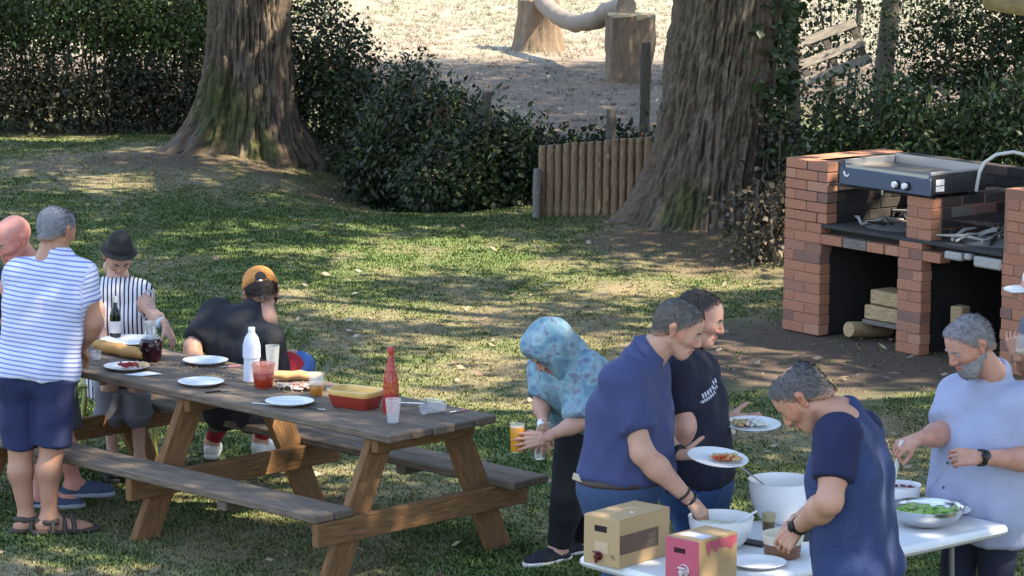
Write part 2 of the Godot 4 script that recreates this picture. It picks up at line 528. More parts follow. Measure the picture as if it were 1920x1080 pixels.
func strands(g: G, count: int, length: float) -> void:   # short locks lying over the scalp
	var rng := RandomNumberGenerator.new()
	rng.seed = g.v.size()
	var n0 := g.v.size()
	for k in count:
		var q := rng.randi() % n0
		var e := g.u[q].x
		if e < .03 or (e < .5 and rng.randf() > .55):
			continue
		var p := g.v[q] + Vector3(rng.randf() - .5, rng.randf() - .5, rng.randf() - .5) * .005
		var nn := g.n[q]
		var d := Vector3(p.x * 2.0 + rng.randfn() * .25, -.55 + rng.randfn() * .25, -.35 + (p.y - .04) * 6.0 + rng.randfn() * .3)
		d = (d - nn * d.dot(nn)).normalized()
		var s := d.cross(nn) * .0017
		var l := length * rng.randf_range(.6, 1.2) * (.6 + e * .4)
		var t := rng.randf_range(.55, 1.35)
		g.col = Color(t, t, t)
		var a := g.pt(p - s, nn, Vector2(1, 0))
		g.pt(p + s, nn, Vector2(1, 0)); g.pt(p + d * l * .6 + nn * .004, nn, Vector2(1, 0)); g.pt(p + d * l + nn * .003, nn, Vector2(1, 0))
		g.tri(a, a + 1, a + 2); g.tri(a, a + 2, a + 3)
	g.col = Color.WHITE


func make_hand(pose: String, curls: Array, thumb: float, spread: float) -> void:
	# right hand: wrist at the origin, fingers towards +y, palm towards +z, thumb towards +x
	var b := []
	for q in 4:
		var x: float = [.034, .0115, -.0115, -.032][q]
		b.append([Vector3(x * .62, .006, -.002), Vector3(x, .088 - absf(x - .006) * .2, 0), .0165, .0118])
	b.append([Vector3(0, -.03, -.002), Vector3(0, .012, -.002), .023, .022])
	b.append([Vector3(.02, .02, .008), Vector3(.034, .05, .012), .017, .014])
	for q in 4:
		var x: float = [.034, .0115, -.0115, -.032][q]
		var l: float = [.072, .08, .074, .06][q]
		var p := Vector3(x, .088 - absf(x - .006) * .2, 0)
		var side := x * spread * 6.0
		var ang := 0.0
		for ph in 3:
			ang += float(curls[q]) * [.75, 1.0, .7][ph]
			var d := Vector3(sin(side) * cos(ang), cos(side) * cos(ang), sin(ang)).normalized()
			var e: Vector3 = p + d * l * [.44, .31, .25][ph]
			b.append([p, e, .0098 - ph * .0008, .009 - ph * .0009, 0, .003])
			p = e
	var t := Vector3(.026, .026, .008)
	var td := Vector3(.75, .62, .25).lerp(Vector3(.25, .75, .75), thumb).normalized()
	var t2 := t + td * .042
	b.append([t, t2, .0145, .0118, 0, .006])
	var td2 := td.lerp(Vector3(-.1, .8, .6), .35 + thumb * .3).normalized()
	var t3 := t2 + td2 * .034
	b.append([t2, t3, .0112, .0098, 0, .003])
	b.append([t3, t3 + td2.lerp(Vector3(-.1, .8, .5), .3) * .022, .0098, .0078, 0, .003])
	var g := nets(b, .0042, .006)
	for k in g.v.size():
		if g.v[k].y > .1:
			g.c[k] = Color(1.0, .9, .88)
	hand_g[pose] = g


func hand_at(g: G, pose: String, wrist: Vector3, dir: Vector3, palm: Vector3, left: bool, size := 1.0) -> void:
	var y := dir.normalized()
	var z := (palm - y * palm.dot(y)).normalized()
	var x := y.cross(z) * (-1.0 if left else 1.0)
	g.add(hand_g[pose], Transform3D(Basis(x, y, z).scaled_local(Vector3.ONE * size), wrist))


func head_basis(J: Dictionary, fwd: Vector3, lean: float, size: float) -> Transform3D:
	var z := fwd.normalized()
	var x := Vector3.UP.cross(z).normalized()
	var y := z.cross(x)
	var b := Basis(x, y, z) * Basis(Vector3.BACK, lean)
	return Transform3D(b.scaled_local(Vector3.ONE * size), J.hd)


func torso(J: Dictionary, fr: Vector3, fat: float, o := {}) -> Array:
	var mh: Vector3 = (J.hL + J.hR) * .5
	var ms: Vector3 = (J.sL + J.sR) * .5
	var up := (ms - mh).normalized()
	var x: Vector3 = (J.sL - J.sR).normalized()
	var hx: Vector3 = (J.hL - J.hR).normalized()
	var b := []
	for s in [-1.0, 1.0]:
		b.append([mh + hx * s * .075 + up * .06, ms + x * s * .085 - up * .13, .095 + fat, .105 + fat * .4])
		b.append([ms + x * s * .085 - up * .13, ms + x * s * .10 - up * .03, .105 + fat * .4, .075])
	b.append([mh + up * .1 + fr * fat, mh + up * .26 + fr * fat * .8, .10 + fat, .10 + fat * .7])
	b.append([J.sL, J.sR, .058 + fat * .1, .058 + fat * .1])
	b.append([J.nk, ms + up * .01, .062, .085])
	b.append([J.hL, J.hR, .098 + fat * .5, .098 + fat * .5])
	for h in [J.hL, J.hR]:
		b.append([h - fr * .05 + up * .01, h - fr * .03 - up * .06, .085 + fat * .3, .08 + fat * .2])
	return b


func limbs(J: Dictionary, fr: Vector3, w := 1.0) -> Array:
	var b := []
	for s in ["L", "R"]:
		var S: Vector3 = J["s" + s]; var E: Vector3 = J["e" + s]; var W: Vector3 = J["w" + s]
		var H: Vector3 = J["h" + s]; var K: Vector3 = J["k" + s]; var A: Vector3 = J["a" + s]
		b.append([S, S.lerp(E, .5), .056 * w, .049 * w])
		b.append([S.lerp(E, .5), E, .049 * w, .041 * w])
		b.append([E, E.lerp(W, .3), .041 * w, .045 * w])
		b.append([E.lerp(W, .3), W, .045 * w, .027 * w])
		b.append([H, K, .09 * w, .055 * w])
		b.append([K, K.lerp(A, .3) - fr * .016, .052 * w, .056 * w])
		b.append([K.lerp(A, .3) - fr * .016, A, .056 * w, .034 * w])
	return b


func feet(J: Dictionary, w := 1.0) -> Array:
	var b := []
	for s in ["L", "R"]:
		var A: Vector3 = J["a" + s]; var T: Vector3 = J["t" + s]
		var d := Vector3(T.x - A.x, 0, T.z - A.z).normalized()
		b.append([A, A - d * .035 + Vector3(0, -.045, 0), .036 * w, .034 * w])
		b.append([A - d * .03 + Vector3(0, -.05, 0), T, .033 * w, .034 * w])
		b.append([A + Vector3(0, -.01, 0), T, .036 * w, .026 * w])
		b.append([T, T + d * .055, .034 * w, .026 * w])
	return b


func person(called_label: String, key: String, fwd: Vector3, face: Vector3, o := {}) -> Dictionary:
	var J: Dictionary = POSE[key]
	var t := thing("person", called_label, "person", J.base)
	var fr := Vector3(fwd.x, 0, fwd.z).normalized()
	var size: float = o.get("head", 1.0)
	var fat: float = o.get("fat", 0.0)
	var hb := head_basis(J, face, o.get("lean", 0.0), size)
	var b := torso(J, fr, fat) + limbs(J, fr, o.get("limb", 1.0))
	if o.get("feet", true):
		b += feet(J)
	b.append([J.nk, hb * Vector3(0, -.06, -.018), .058, .054])
	var g := nets(b, .0165, .035)
	g.add(head_g, hb)
	for s in [["R", false], ["L", true]]:
		var h = o.get("hand" + s[0], null)
		var w: Vector3 = J["w" + s[0]]
		var e: Vector3 = J["e" + s[0]]
		if h == null:
			hand_at(g, "relaxed", w, w - e + Vector3(0, -.05, 0), -fr + Vector3(0, -.3, 0), s[1])
		else:
			hand_at(g, h[0], w, h[1], h[2], s[1], o.get("hs", .95))
	for k in g.v.size():
		var p := g.v[k]
		var bl := 1.0 + noise.get_noise_3d(p.x * 45.0, p.y * 45.0, p.z * 45.0) * .22 + noise.get_noise_3d(p.x * 140.0, p.y * 140.0, p.z * 140.0) * .16
		g.c[k] = Color(g.c[k].r * (bl * .5 + .5), g.c[k].g * bl, g.c[k].b * bl)
	var skin := mat(o.skin.x, o.skin.y, o.skin.z, .55, {"vc": true, "nrm": M.n_skin, "tri": Vector3.ONE * 9.0, "ns": .25})
	part(t, "body", g.mesh(), skin)
	# eyes
	for s in [-1.0, 1.0]:
		var e := G.new()
		e.lathe([Vector2(.0005, -.012), Vector2(.007, -.0095), Vector2(.0115, -.003), Vector2(.0115, .003), Vector2(.007, .0095), Vector2(.0005, .012)], 12)
		part(t, "eye", e.mesh(), M.eye, hb * Transform3D(Basis(Vector3.RIGHT, PI / 2), Vector3(s * .032, .007, .0775)))
		var br := G.new()
		br.tube([Vector3(s * .014, .026, .097), Vector3(s * .03, .031, .094), Vector3(s * .05, .024, .078)], [.0035, .0045, .002], 6)
		part(t, "eyebrow", br.mesh(), mat(o.brow.x, o.brow.y, o.brow.z, .9) if o.has("brow") else M.dark_hair, hb)
	return {"t": t, "skin": o.skin, "J": J, "fr": fr, "hb": hb, "fat": fat, "b": b}


func put_hair(P: Dictionary, kind: String, m: StandardMaterial3D, called := "hair", scale := 1.0) -> void:
	var g := G.new()
	g.add(hair_g[kind], Transform3D.IDENTITY)
	var skin: Vector3 = P.skin
	var sc := lin(skin.x, skin.y, skin.z).srgb_to_linear()
	var hc := m.albedo_color.srgb_to_linear()
	for k in g.v.size():
		var e: float = 1.0 if kind == "beard" else g.u[k].x
		g.c[k] = (sc * .8).lerp(hc * g.c[k].r, clampf(e * 1.1 + noise.get_noise_3d(g.v[k].x * 300.0, g.v[k].y * 300.0, g.v[k].z * 300.0) * .5 * (1.0 - e), 0, 1))
	m = m.duplicate()
	m.albedo_color = Color.WHITE
	part(P.t, called, g.mesh(), m, P.hb * Transform3D(Basis().scaled(Vector3.ONE * scale), Vector3.ZERO))


func grow(bones: Array, d: float) -> Array:
	return bones.map(func(b): return [b[0], b[1], b[2] + d, b[3] + d] + b.slice(4))


func shirt(P: Dictionary, called: String, m: Material, sleeve: float, hem: float, o := {}) -> MeshInstance3D:
	# sleeve: how far down the upper arm (over 1: down the forearm); hem: how far below the hip joints it ends
	var J: Dictionary = P.J
	var mh: Vector3 = (J.hL + J.hR) * .5
	var ms: Vector3 = (J.sL + J.sR) * .5
	var up := (ms - mh).normalized()
	var ease: float = o.get("ease", .014)
	var b := grow(torso(J, P.fr, P.fat), ease)
	if hem > 0.0:
		b.append([mh + up * .05 + (J.hL - J.hR).normalized() * .06, mh - up * (hem + .06) + (J.hL - J.hR).normalized() * .075, .115 + P.fat * .7 + ease, .11 + P.fat * .4 + ease])
		b.append([mh + up * .05 - (J.hL - J.hR).normalized() * .06, mh - up * (hem + .06) - (J.hL - J.hR).normalized() * .075, .115 + P.fat * .7 + ease, .11 + P.fat * .4 + ease])
	for s in ["L", "R"]:
		var S: Vector3 = J["s" + s]; var E: Vector3 = J["e" + s]; var W: Vector3 = J["w" + s]
		var r: float = o.get("sr", .064)
		if sleeve <= 1.0:
			b.append([S, S.lerp(E, sleeve), r + .006, r, 1])
		else:
			b.append([S, E, r + .006, r - .006])
			b.append([E, E.lerp(W, sleeve - 1.0), r - .004, r - .012, 1])
	var hn := -up.lerp(Vector3.UP, .4).normalized()
	var nk: Vector3 = J.nk
	var nd: Vector3 = (P.hb.origin - nk).normalized()
	var hole: float = o.get("neck", .0)
	b.append([nk + nd * (.055 + hole) - P.fr * .01, nk + nd * .3, .074, .12, 2, .012])
	var g := nets(b, .0145, .045, [[mh - up * hem, hn]])
	# cloth coordinates: round the limb and along it
	for k in g.v.size():
		var p := g.v[k]
		var best := 1e9
		for q in 3:
			var a: Vector3 = mh if q == 0 else (J.sL if q == 1 else J.sR)
			var e: Vector3 = ms if q == 0 else (J.eL if q == 1 else J.eR)
			var ab := e - a
			var tt := clampf((p - a).dot(ab) / ab.length_squared(), 0.12 if q else -.5, 1.4)
			var d := (p - a - ab * tt).length() - (.17 if q == 0 else .05)
			if d < best:
				best = d
				var sx: Vector3 = (J.sL - J.sR).normalized() if q == 0 else P.fr
				var sd := (p - a).dot(sx)
				g.u[k] = Vector2(sd, (ab.length() - (p - a).dot(ab.normalized())))
	ruffle(g, o.get("fold", .014), o.get("ff", 9.0), nk.x * 30.0 + mh.z * 7.0)
	return part(P.t, called, g.mesh(), m)


func trousers(P: Dictionary, called: String, m: Material, leg: float, o := {}) -> MeshInstance3D:
	# leg: 0..1 along the thigh, 1..2 along the shin
	var J: Dictionary = P.J
	var mh: Vector3 = (J.hL + J.hR) * .5
	var ms: Vector3 = (J.sL + J.sR) * .5
	var up := (ms - mh).normalized()
	var x: Vector3 = (J.hL - J.hR).normalized()
	var e: float = o.get("ease", .02)
	var b := []
	for s in ["L", "R"]:
		var H: Vector3 = J["h" + s]; var K: Vector3 = J["k" + s]; var A: Vector3 = J["a" + s]
		if leg <= 1.0:
			b.append([H, H.lerp(K, leg), .088 + e, o.get("cuff", .08) + e, 1, .005])
		else:
			b.append([H, K, .088 + e, .058 + e, 0, .012])
			b.append([K, K.lerp(A, .35) - P.fr * .012, .058 + e, .062 + e, 0, .012])
			b.append([K.lerp(A, .35) - P.fr * .012, K.lerp(A, leg - 1.0), .062 + e, o.get("cuff", .05) + e * .6, 1, .012])
	for s in ["L", "R"]:
		var H: Vector3 = J["h" + s]
		b.append([H - P.fr * .05 + up * .01, H - P.fr * .03 - up * .06, .086 + P.fat * .3 + e * .4, .08 + P.fat * .2 + e * .4, 0, .025])
	b += grow(torso(J, P.fr, P.fat).filter(func(q): return q[0].distance_to(mh) < .34), .01).map(func(q): return [q[0], q[1], q[2], q[3], 0, .04])
	var g := nets(b, .0138, .014, [[mh + up * o.get("waist", .03), up]])
	ruffle(g, o.get("fold", .014), 10.0, mh.x * 20.0)
	return part(P.t, called, g.mesh(), m)


func shoes(P: Dictionary, m: Material, sole: Material, called := "shoe") -> void:
	for s in ["L", "R"]:
		var A: Vector3 = P.J["a" + s]; var T: Vector3 = P.J["t" + s]
		var d := Vector3(T.x - A.x, 0, T.z - A.z).normalized()
		var low := minf(A.y - .08, T.y - .03)
		low = maxf(low, .004)
		var b := [[A + Vector3(0, -.005, 0), A - d * .035 + Vector3(0, -.05, 0), .04, .041], [A - d * .03 + Vector3(0, -.05, 0), T, .04, .042], [A + Vector3(0, -.015, 0), T, .042, .034], [T, T + d * .06, .042, .034]]
		part(P.t, called, nets(b, .009, .02, [[Vector3(0, low + .018, 0), Vector3.DOWN], [A + Vector3(0, .02, 0), Vector3.UP]]).mesh(), m)
		var h := Vector3(A.x, low + .02, A.z) - d * .04
		var q := Vector3(T.x, low + .02, T.z) + d * .06
		part(P.t, called + "_sole", nets([[h, q, .044, .042], [Vector3(T.x, low + .02, T.z), q, .048, .04]], .009, .01, [[Vector3(0, low + .028, 0), Vector3.UP], [Vector3(0, low, 0), Vector3.DOWN]]).mesh(), sole)


func band(P: Dictionary, called: String, m: Material, from: String, to: String, t: float, r: float, w: float, face_m: Material = null, face_dir := Vector3.UP) -> void:
	# a band round the forearm at t between two joints; with a dial when it is a watch
	var a: Vector3 = P.J[from]
	var b: Vector3 = P.J[to]
	var d := (b - a).normalized()
	var c := a.lerp(b, t)
	var x := d.cross(Vector3.UP if absf(d.y) < .9 else Vector3.RIGHT).normalized()
	var bs := Basis(x, d, x.cross(d))
	var g := G.new()
	g.lathe([Vector2(r - .003, -w * .5), Vector2(r + .003, -w * .45), Vector2(r + .003, w * .45), Vector2(r - .003, w * .5)], 18, c, bs)
	part(P.t, called, g.mesh(), m)
	if face_m:
		var n := (face_dir - d * face_dir.dot(d)).normalized()
		var f := G.new()
		f.lathe([Vector2(.021, -.006), Vector2(.022, .003), Vector2(.019, .006), Vector2(.0005, .006)], 18, c + n * (r + .005), Basis(d, n, d.cross(n)), false)
		part(P.t, called + "_dial", f.mesh(), face_m)

# ---------------------------------------------------------------- plants and ground
var suns := [[-0.8, -26.78, 0.49, 0.76], [-1.19, -25.73, 0.34, 0.34], [0.17, -25.95, 0.26, 0.46], [-0.32, -27.27, 0.27, 0.25], [0.91, -24.9, 0.62, 0.32], [1.56, -25.48, 0.25, 0.33], [-0.47, -23.58, 0.47, 0.33], [-1.18, -23.78, 0.32, 0.24], [-0.11, -22.25, 0.33, 0.25], [-0.28, -21.43, 0.25, 0.18], [-0.81, -20.55, 0.21, 0.18], [0.07, -19.81, 0.2, 0.17],
	[-0.41, -20.91, 0.17, 0.13], [-0.98, -18.06, 0.15, 0.13], [-1.65, -17.16, 0.16, 0.13], [-1.92, -17.54, 0.12, 0.08], [-5.09, -34.35, 0.51, 0.4], [-3.97, -31.29, 0.16, 0.25], [-3.77, -30.69, 0.13, 0.16], [0.53, -22.5, 0.19, 0.15], [2.09, -20.88, 0.17, 0.11], [1.66, -21.27, 0.14, 0.12], [2.53, -20.5, 0.27, 0.11], [1.44, -22.23, 0.22, 0.11],
	[-1.63, -24.63, 0.12, 0.31], [-2.03, -26.7, 0.27, 0.18], [-0.94, -28.38, 0.23, 0.2], [1.22, -23.67, 0.16, 0.14], [2.24, -26.08, 0.17, 0.35], [-1.12, -19.92, 0.2, 0.12], [1.99, -31.74, .45, .4], [1.1, -23.2, .2, .15], [2.1, -23.25, .25, .15], [-2.75, -32.5, .2, .15], [-3.7, -33.2, .12, .3]]   # where gaps in the crowns let the sun reach the lawn
var dry_spots := [[-0.3, -23.0, 1.5, 1.5], [0.0, -21.0, 0.9, 1.1], [1.1, -27.4, 0.9, 1.5], [-3.6, -32.0, 1.5, 1.3], [-2.4, -15.6, 0.9, 0.5], [-1.0, -16.0, 0.9, 0.7], [1.0, -24.9, 0.7, 0.5], [-1.6, -24.3, 0.7, 0.5], [-0.9, -17.6, 0.7, 0.6], [0.6, -22.9, 0.6, 0.5], [2.0, -19.0, 1.2, 1.2]]
var earth_spots := [[1.35, -27.2, .9, .8], [-3.4, -32.3, 1.2, .5], [-1.75, -31.6, .35, .9], [-1.35, -30.4, .35, .6], [1.7, -26.2, .5, .8], [-2.6, -32.3, .5, .4]]
var lush_spots := [[-2.2, -28.0, 1.8, 1.8], [0.3, -27.4, 0.9, 1.0], [-2.6, -22.5, 1.4, 2.5], [0.1, -19.0, 0.9, 1.0], [-0.2, -15.6, 0.6, 0.9], [-1.3, -20.6, 0.8, 1.0]]


func spot(list: Array, x: float, z: float) -> float:
	var s := 0.0
	for e in list:
		var d := Vector2((x - e[0]) / e[2], (z - e[1]) / e[3]).length_squared()
		s = maxf(s, exp(-d))
	return s


func in_dirt(x: float, z: float) -> float:   # the trodden earth before the barbecue
	var d := Vector2((x - 2.2) / 1.35, (z + 22.0) / 1.5).length() + noise.get_noise_2d(x * 3.0, z * 3.0) * .35
	return clampf((1.15 - d) * 3.0, 0.0, 1.0)


func field_t(x: float, z: float) -> float:   # 0 lawn, 1 straw field behind the ditch
	var edge := -37.0 + (4.5 if x > .2 and x < 3.2 else 0.0) + noise.get_noise_2d(x * 2.0, 7.0) * 1.5
	return clampf((edge - z) / 2.5, 0.0, 1.0)


func dryness(x: float, z: float) -> float:
	var n := noise.get_noise_2d(x * 4.0, z * 2.4) * .55 + noise.get_noise_2d(x * 14.0 + 50.0, z * 8.0) * .38
	n += spot(earth_spots, x, z) * .5
	return clampf(.33 + n + spot(dry_spots, x, z) * .5 - spot(lush_spots, x, z) * .34, 0.0, 1.0)


func ground_y(x: float, z: float) -> float:
	var h := noise.get_noise_2d(x * 1.2, z * 1.2) * .02
	h += .16 * exp(-Vector2((x + 2.9) / 1.6, (z + 33.2) / 1.5).length_squared()) + .12 * exp(-Vector2((x - 1.7) / 1.2, (z + 28.0) / 1.2).length_squared())
	h -= .45 * exp(-Vector2((x + .9) / 1.3, (z + 32.6) / 2.4).length_squared())
	return h


func ground_color(x: float, z: float) -> Color:
	var d := dryness(x, z)
	var green := Color(.105, .165, .046)
	var straw := Color(.27, .215, .125)
	var earth := Color(.12, .08, .055)
	var c := green.lerp(straw, clampf(d * 1.05, 0, 1))
	c = c.lerp(earth, clampf(noise.get_noise_2d(x * 9.0 + 20.0, z * 5.0) * .9 + spot(dry_spots, x, z) * .2 - .14, 0, .6))
	c = c.lerp(Color(.115, .075, .05), clampf(spot(earth_spots, x, z) * 1.5 + noise.get_noise_2d(x * 6.0, z * 4.0) * .5 - .3, 0, .9))
	var t := in_dirt(x, z)
	c = c.lerp(Color(.115, .08, .056), t)
	var f := field_t(x, z)
	var fc := Color(.37, .3, .23).lerp(Color(.33, .31, .2), clampf(.35 + noise.get_noise_2d(x * 2.6 + 9.0, z * 1.2) * .8 + (-46.0 - z) * .05, 0, 1))
	if z > -46.0:
		fc = fc.lerp(Color(.125, .082, .048), clampf((z + 46.0) * .45 + noise.get_noise_2d(x * 6.0, z * 3.0) * .6, 0, .9))
	return c.lerp(fc, f)


func build_ground() -> void:
	var g := G.new()
	var rows := []
	var xs := []
	for k in 121:
		xs.append(-12.0 + k * .2)
	xs = [-400.0, -120.0, -40.0, -18.0] + xs + [18.0, 40.0, 120.0, 400.0]
	var zs := [60.0, 0.0, -7.0]
	for k in 250:
		zs.append(-9.0 - k * .2)
	zs += [-62.0, -70.0, -90.0, -160.0, -420.0]
	var nx := xs.size()
	for z in zs:
		for x in xs:
			g.col = ground_color(x, z)
			g.pt(Vector3(x, ground_y(x, z) if absf(x) < 17 and z > -62 and z < -8 else 0.0, z), Vector3.UP)
	for r in zs.size() - 1:
		for k in nx - 1:
			var a := r * nx + k
			g.tri(a, a + 1, a + nx + 1)
			g.tri(a, a + nx + 1, a + nx)
	g.smooth(0, 0)
	struct("ground", g.mesh(), mat(1, 1, 1, .95, {"vc": true, "tex": M.t_grit, "nrm": M.n_rough, "tri": Vector3.ONE * .9, "world": true, "ns": .4}))
	# grass: tufts of blades
	var rng := RandomNumberGenerator.new()
	rng.seed = 5
	for kind in 3:
		var t := G.new()
		for k in [9, 7, 8][kind]:
			var a := rng.randf() * TAU
			var r := rng.randf() * .035
			var p := Vector3(cos(a) * r, -.004, sin(a) * r)
			var lean := Vector3(rng.randfn() * .4, 1, rng.randfn() * .4).normalized()
			var l: float = rng.randf_range(.011, .026) * [1.0, 1.3, .8][kind]
			var w := Vector3(cos(a * 3), 0, sin(a * 3)) * .0035
			var mid: Vector3 = p + lean * l * .6
			var tip: Vector3 = p + lean * l + Vector3(lean.x, -.2, lean.z) * l * .35
			var sh := rng.randf_range(.88, 1.1)
			t.col = Color(sh, sh, sh)
			var s := t.pt(p - w, lean); t.pt(p + w, lean); t.pt(mid - w * .8, lean); t.pt(mid + w * .8, lean); t.pt(tip, lean)
			t.tri(s, s + 1, s + 3); t.tri(s, s + 3, s + 2); t.tri(s + 2, s + 3, s + 4)
		t.smooth(0, 0)
		for k in t.n.size():
			t.n[k] = (t.n[k] * .6 + Vector3.UP).normalized()
		var tr := []
		var cs := PackedColorArray()
		for k in 90000:
			# even over what the lens takes in: farther strips are wider
			var z := -12.6 - pow(rng.randf(), 1.25) * 24.0
			var x := rng.randf_range(-1.0, 1.0) * (-z * .165 + .5)
			var dirt := in_dirt(x, z)
			if dirt > .3 and rng.randf() > .06:
				continue
			var d := dryness(x, z)
			if rng.randf() < d * .62 - .1 or field_t(x, z) > .6:
				continue
			var s := rng.randf_range(.55, 1.1) * (1.15 - d * .5)
			var b := Basis(Vector3.UP, rng.randf() * TAU).scaled(Vector3(s, s * rng.randf_range(.7, 1.2), s))
			tr.append(Transform3D(b, Vector3(x, ground_y(x, z), z)))
			var c := Color(.108, .18, .042).lerp(Color(.15, .21, .055), rng.randf()).lerp(Color(.36, .29, .15), clampf(d * 1.15 - .2 + rng.randfn() * .16, 0, 1))
			cs.append(c)
		var o := swarm(self, uniq("grass"), t.mesh(), mat(1, 1, 1, .7, {"vc": true, "back": Color(.22, .26, .08), "two": true}), tr, cs)
		tag(o, ["lawn grass blades, mixed green and dry, under the oaks", "taller lawn grass tufts scattered over the lawn", "short lawn grass between the taller tufts"][kind], "grass")
	# straw and stubble of the far field
	var t2 := G.new()
	for k in 8:
		var a := rng.randf() * TAU
		var p := Vector3(cos(a), 0, sin(a)) * rng.randf() * .1
		var w := Vector3(cos(a * 2), 0, sin(a * 2)) * .008
		var tip := p + Vector3(rng.randfn() * .05, rng.randf_range(.02, .08), rng.randfn() * .05)
		t2.flat([p - w, p + w, tip])
	var tr2 := []
	var cs2 := PackedColorArray()
	for k in 26000:
		var z := rng.randf_range(-60.0, -35.0)
		var x := rng.randf_range(-1.0, 1.0) * (-z * .165 + .5)
		if (z > -45.5 and rng.randf() < .8) or field_t(x, z) < .4 or rough.get_noise_2d(x * 3.0, z * 3.0) > .25:
			continue
		tr2.append(Transform3D(Basis(Vector3.UP, rng.randf() * TAU).scaled(Vector3.ONE * rng.randf_range(.5, 1.2)), Vector3(x, ground_y(x, z), z)))
		cs2.append(ground_color(x, z).lerp(Color(.4, .33, .25), rng.randf() * .5) * rng.randf_range(.75, 1.1))
	tag(swarm(self, uniq("dry_grass"), t2.mesh(), mat(1, 1, 1, .8, {"vc": true, "two": true}), tr2, cs2), "short straw-coloured dry grass of the sunlit field behind the trees", "grass")
	# fallen leaves and bits of wood
	var lf := G.new()
	lf.flat([Vector3(-.03, .008, 0), Vector3(0, .004, .016), Vector3(.035, .012, 0), Vector3(0, .016, -.016)])
	var tr3 := []
	var cs3 := PackedColorArray()
	for k in 4600:
		var z := rng.randf_range(-44.0, -13.0)
		var x := rng.randf_range(-1.0, 1.0) * (-z * .165 + .4)
		var want := spot(dry_spots, x, z) * .6 + in_dirt(x, z) * .55 + field_t(x, z) * .9 + .008
		if rng.randf() > want:
			continue
		tr3.append(Transform3D(Basis.from_euler(Vector3(rng.randfn() * .3, rng.randf() * TAU, rng.randfn() * .3)).scaled(Vector3.ONE * rng.randf_range(.4, 1.3)), Vector3(x, ground_y(x, z) + .012, z)))
		cs3.append(Color(.3, .2, .11).lerp(Color(.52, .44, .33), rng.randf()) * rng.randf_range(.5, 1.1))
	tag(swarm(self, uniq("fallen_leaves"), lf.mesh(), mat(1, 1, 1, .8, {"vc": true, "two": true}), tr3, cs3), "dry brown leaves and chips scattered on lawn, earth and ditch bank", "fallen leaves")


func leaf_spray(count: int, len_: float, wid: float, radius: float, sd: int, droop := .3) -> ArrayMesh:
	var rng := RandomNumberGenerator.new()
	rng.seed = sd
	var g := G.new()
	for k in count:
		var d := Vector3(rng.randfn(), rng.randfn() * .7, rng.randfn()).normalized()
		var p := d * radius * pow(rng.randf(), .45)
		var out := (d + Vector3(rng.randfn(), rng.randfn() - droop, rng.randfn()) * .6).normalized()
		var up := (Vector3.UP + Vector3(rng.randfn(), rng.randfn(), rng.randfn()) * .5).normalized()
		var side := out.cross(up).normalized()
		var nn := side.cross(out)
		var l := len_ * rng.randf_range(.6, 1.2)
		var w := wid * rng.randf_range(.7, 1.2) * .5
		var sh := rng.randf_range(.7, 1.2)
		g.col = Color(sh, sh, sh)
		var s := g.pt(p, nn); g.pt(p + out * l * .45 - side * w + nn * w * .35, nn); g.pt(p + out * l * .5, nn)
		g.pt(p + out * l * .45 + side * w + nn * w * .35, nn); g.pt(p + out * l - nn * l * .12, nn)
		g.tri(s, s + 1, s + 2); g.tri(s, s + 2, s + 3); g.tri(s + 1, s + 4, s + 2); g.tri(s + 2, s + 4, s + 3)
	g.smooth(0, 0)
	return g.mesh()


func trunk_g(at_r: float, flare: float, tall: float, lobes: Array, sd: float, moss: Array, cx := 0.0, tilt := 0.0) -> G:
	# bark: upright furrows; lobes: [angle, how far the root runs out, how wide, how high]
	var g := G.new()
	var seg := 260
	var hs := []
	var y := -.25
	while y < tall:
		hs.append(y)
		y += .022 if y < 2.2 else .25
	var rows := []
	var rids := PackedFloat32Array()
	for h in hs:
		var ring := PackedVector3Array()
		var hh := maxf(h, 0.0)
		for k in seg:
			var a := -TAU * k / seg
			var r: float = at_r * (1.0 - h * .018) + flare * exp(-hh / .3)
			for l in lobes:
				var da := wrapf(a - l[0], -PI, PI)
				r += l[1] * exp(-da * da / (l[2] * l[2])) * exp(-hh / l[3])
			var ca := cos(a); var sa := sin(a)
			r += noise.get_noise_3d(ca * 18.0 + sd, h * 6.0, sa * 18.0) * .05
			var w := rough.get_noise_3d(ca * 17.0 * at_r / .45 + sd, h * 3.6 + noise.get_noise_2d(h * 20.0, a * 4.0) * .35, sa * 17.0 * at_r / .45)
			var rid := 1.0 - absf(w) * 2.4
			var w2 := rough.get_noise_3d(ca * 24.0 + sd, h * 5.0, sa * 24.0 + 40.0)
			r += (rid * .042 + w2 * .016)
			r += flare * exp(-hh / .3) * (1.0 - 3.0 * absf(noise.get_noise_3d(ca * 6.0 + sd, hh * .8, sa * 6.0))) * .7
			ring.append(Vector3(ca * r + cx * hh + tilt * hh * hh, h, sa * r))
			rids.append(rid)
		rows.append(ring)
	g.rings(rows, false)
	for k in g.v.size():
		var p := g.v[k]
		var t := clampf(.72 + clampf(rids[k] if k < rids.size() else .5, -.3, 1.0) * .4 + rough.get_noise_3d(p.x * 60.0, p.y * 32.0, p.z * 60.0) * .6, .35, 1.35)
		var c := Color(.12, .09, .064) * t
		c = c.lerp(Color(.15, .13, .1) * t, clampf(noise.get_noise_3d(p.x * 12.0, p.y * 5.0, p.z * 12.0) * 1.5, 0, .7))
		for m in moss:
			var q: float = (p - m[0]).length() / m[1] + noise.get_noise_3d(p.x * 30.0, p.y * 20.0, p.z * 30.0) * .5
			c = c.lerp(Color(.065, .075, .024) * t, clampf((1.0 - q) * 2.0, 0, .85))
		g.c[k] = c
	return g


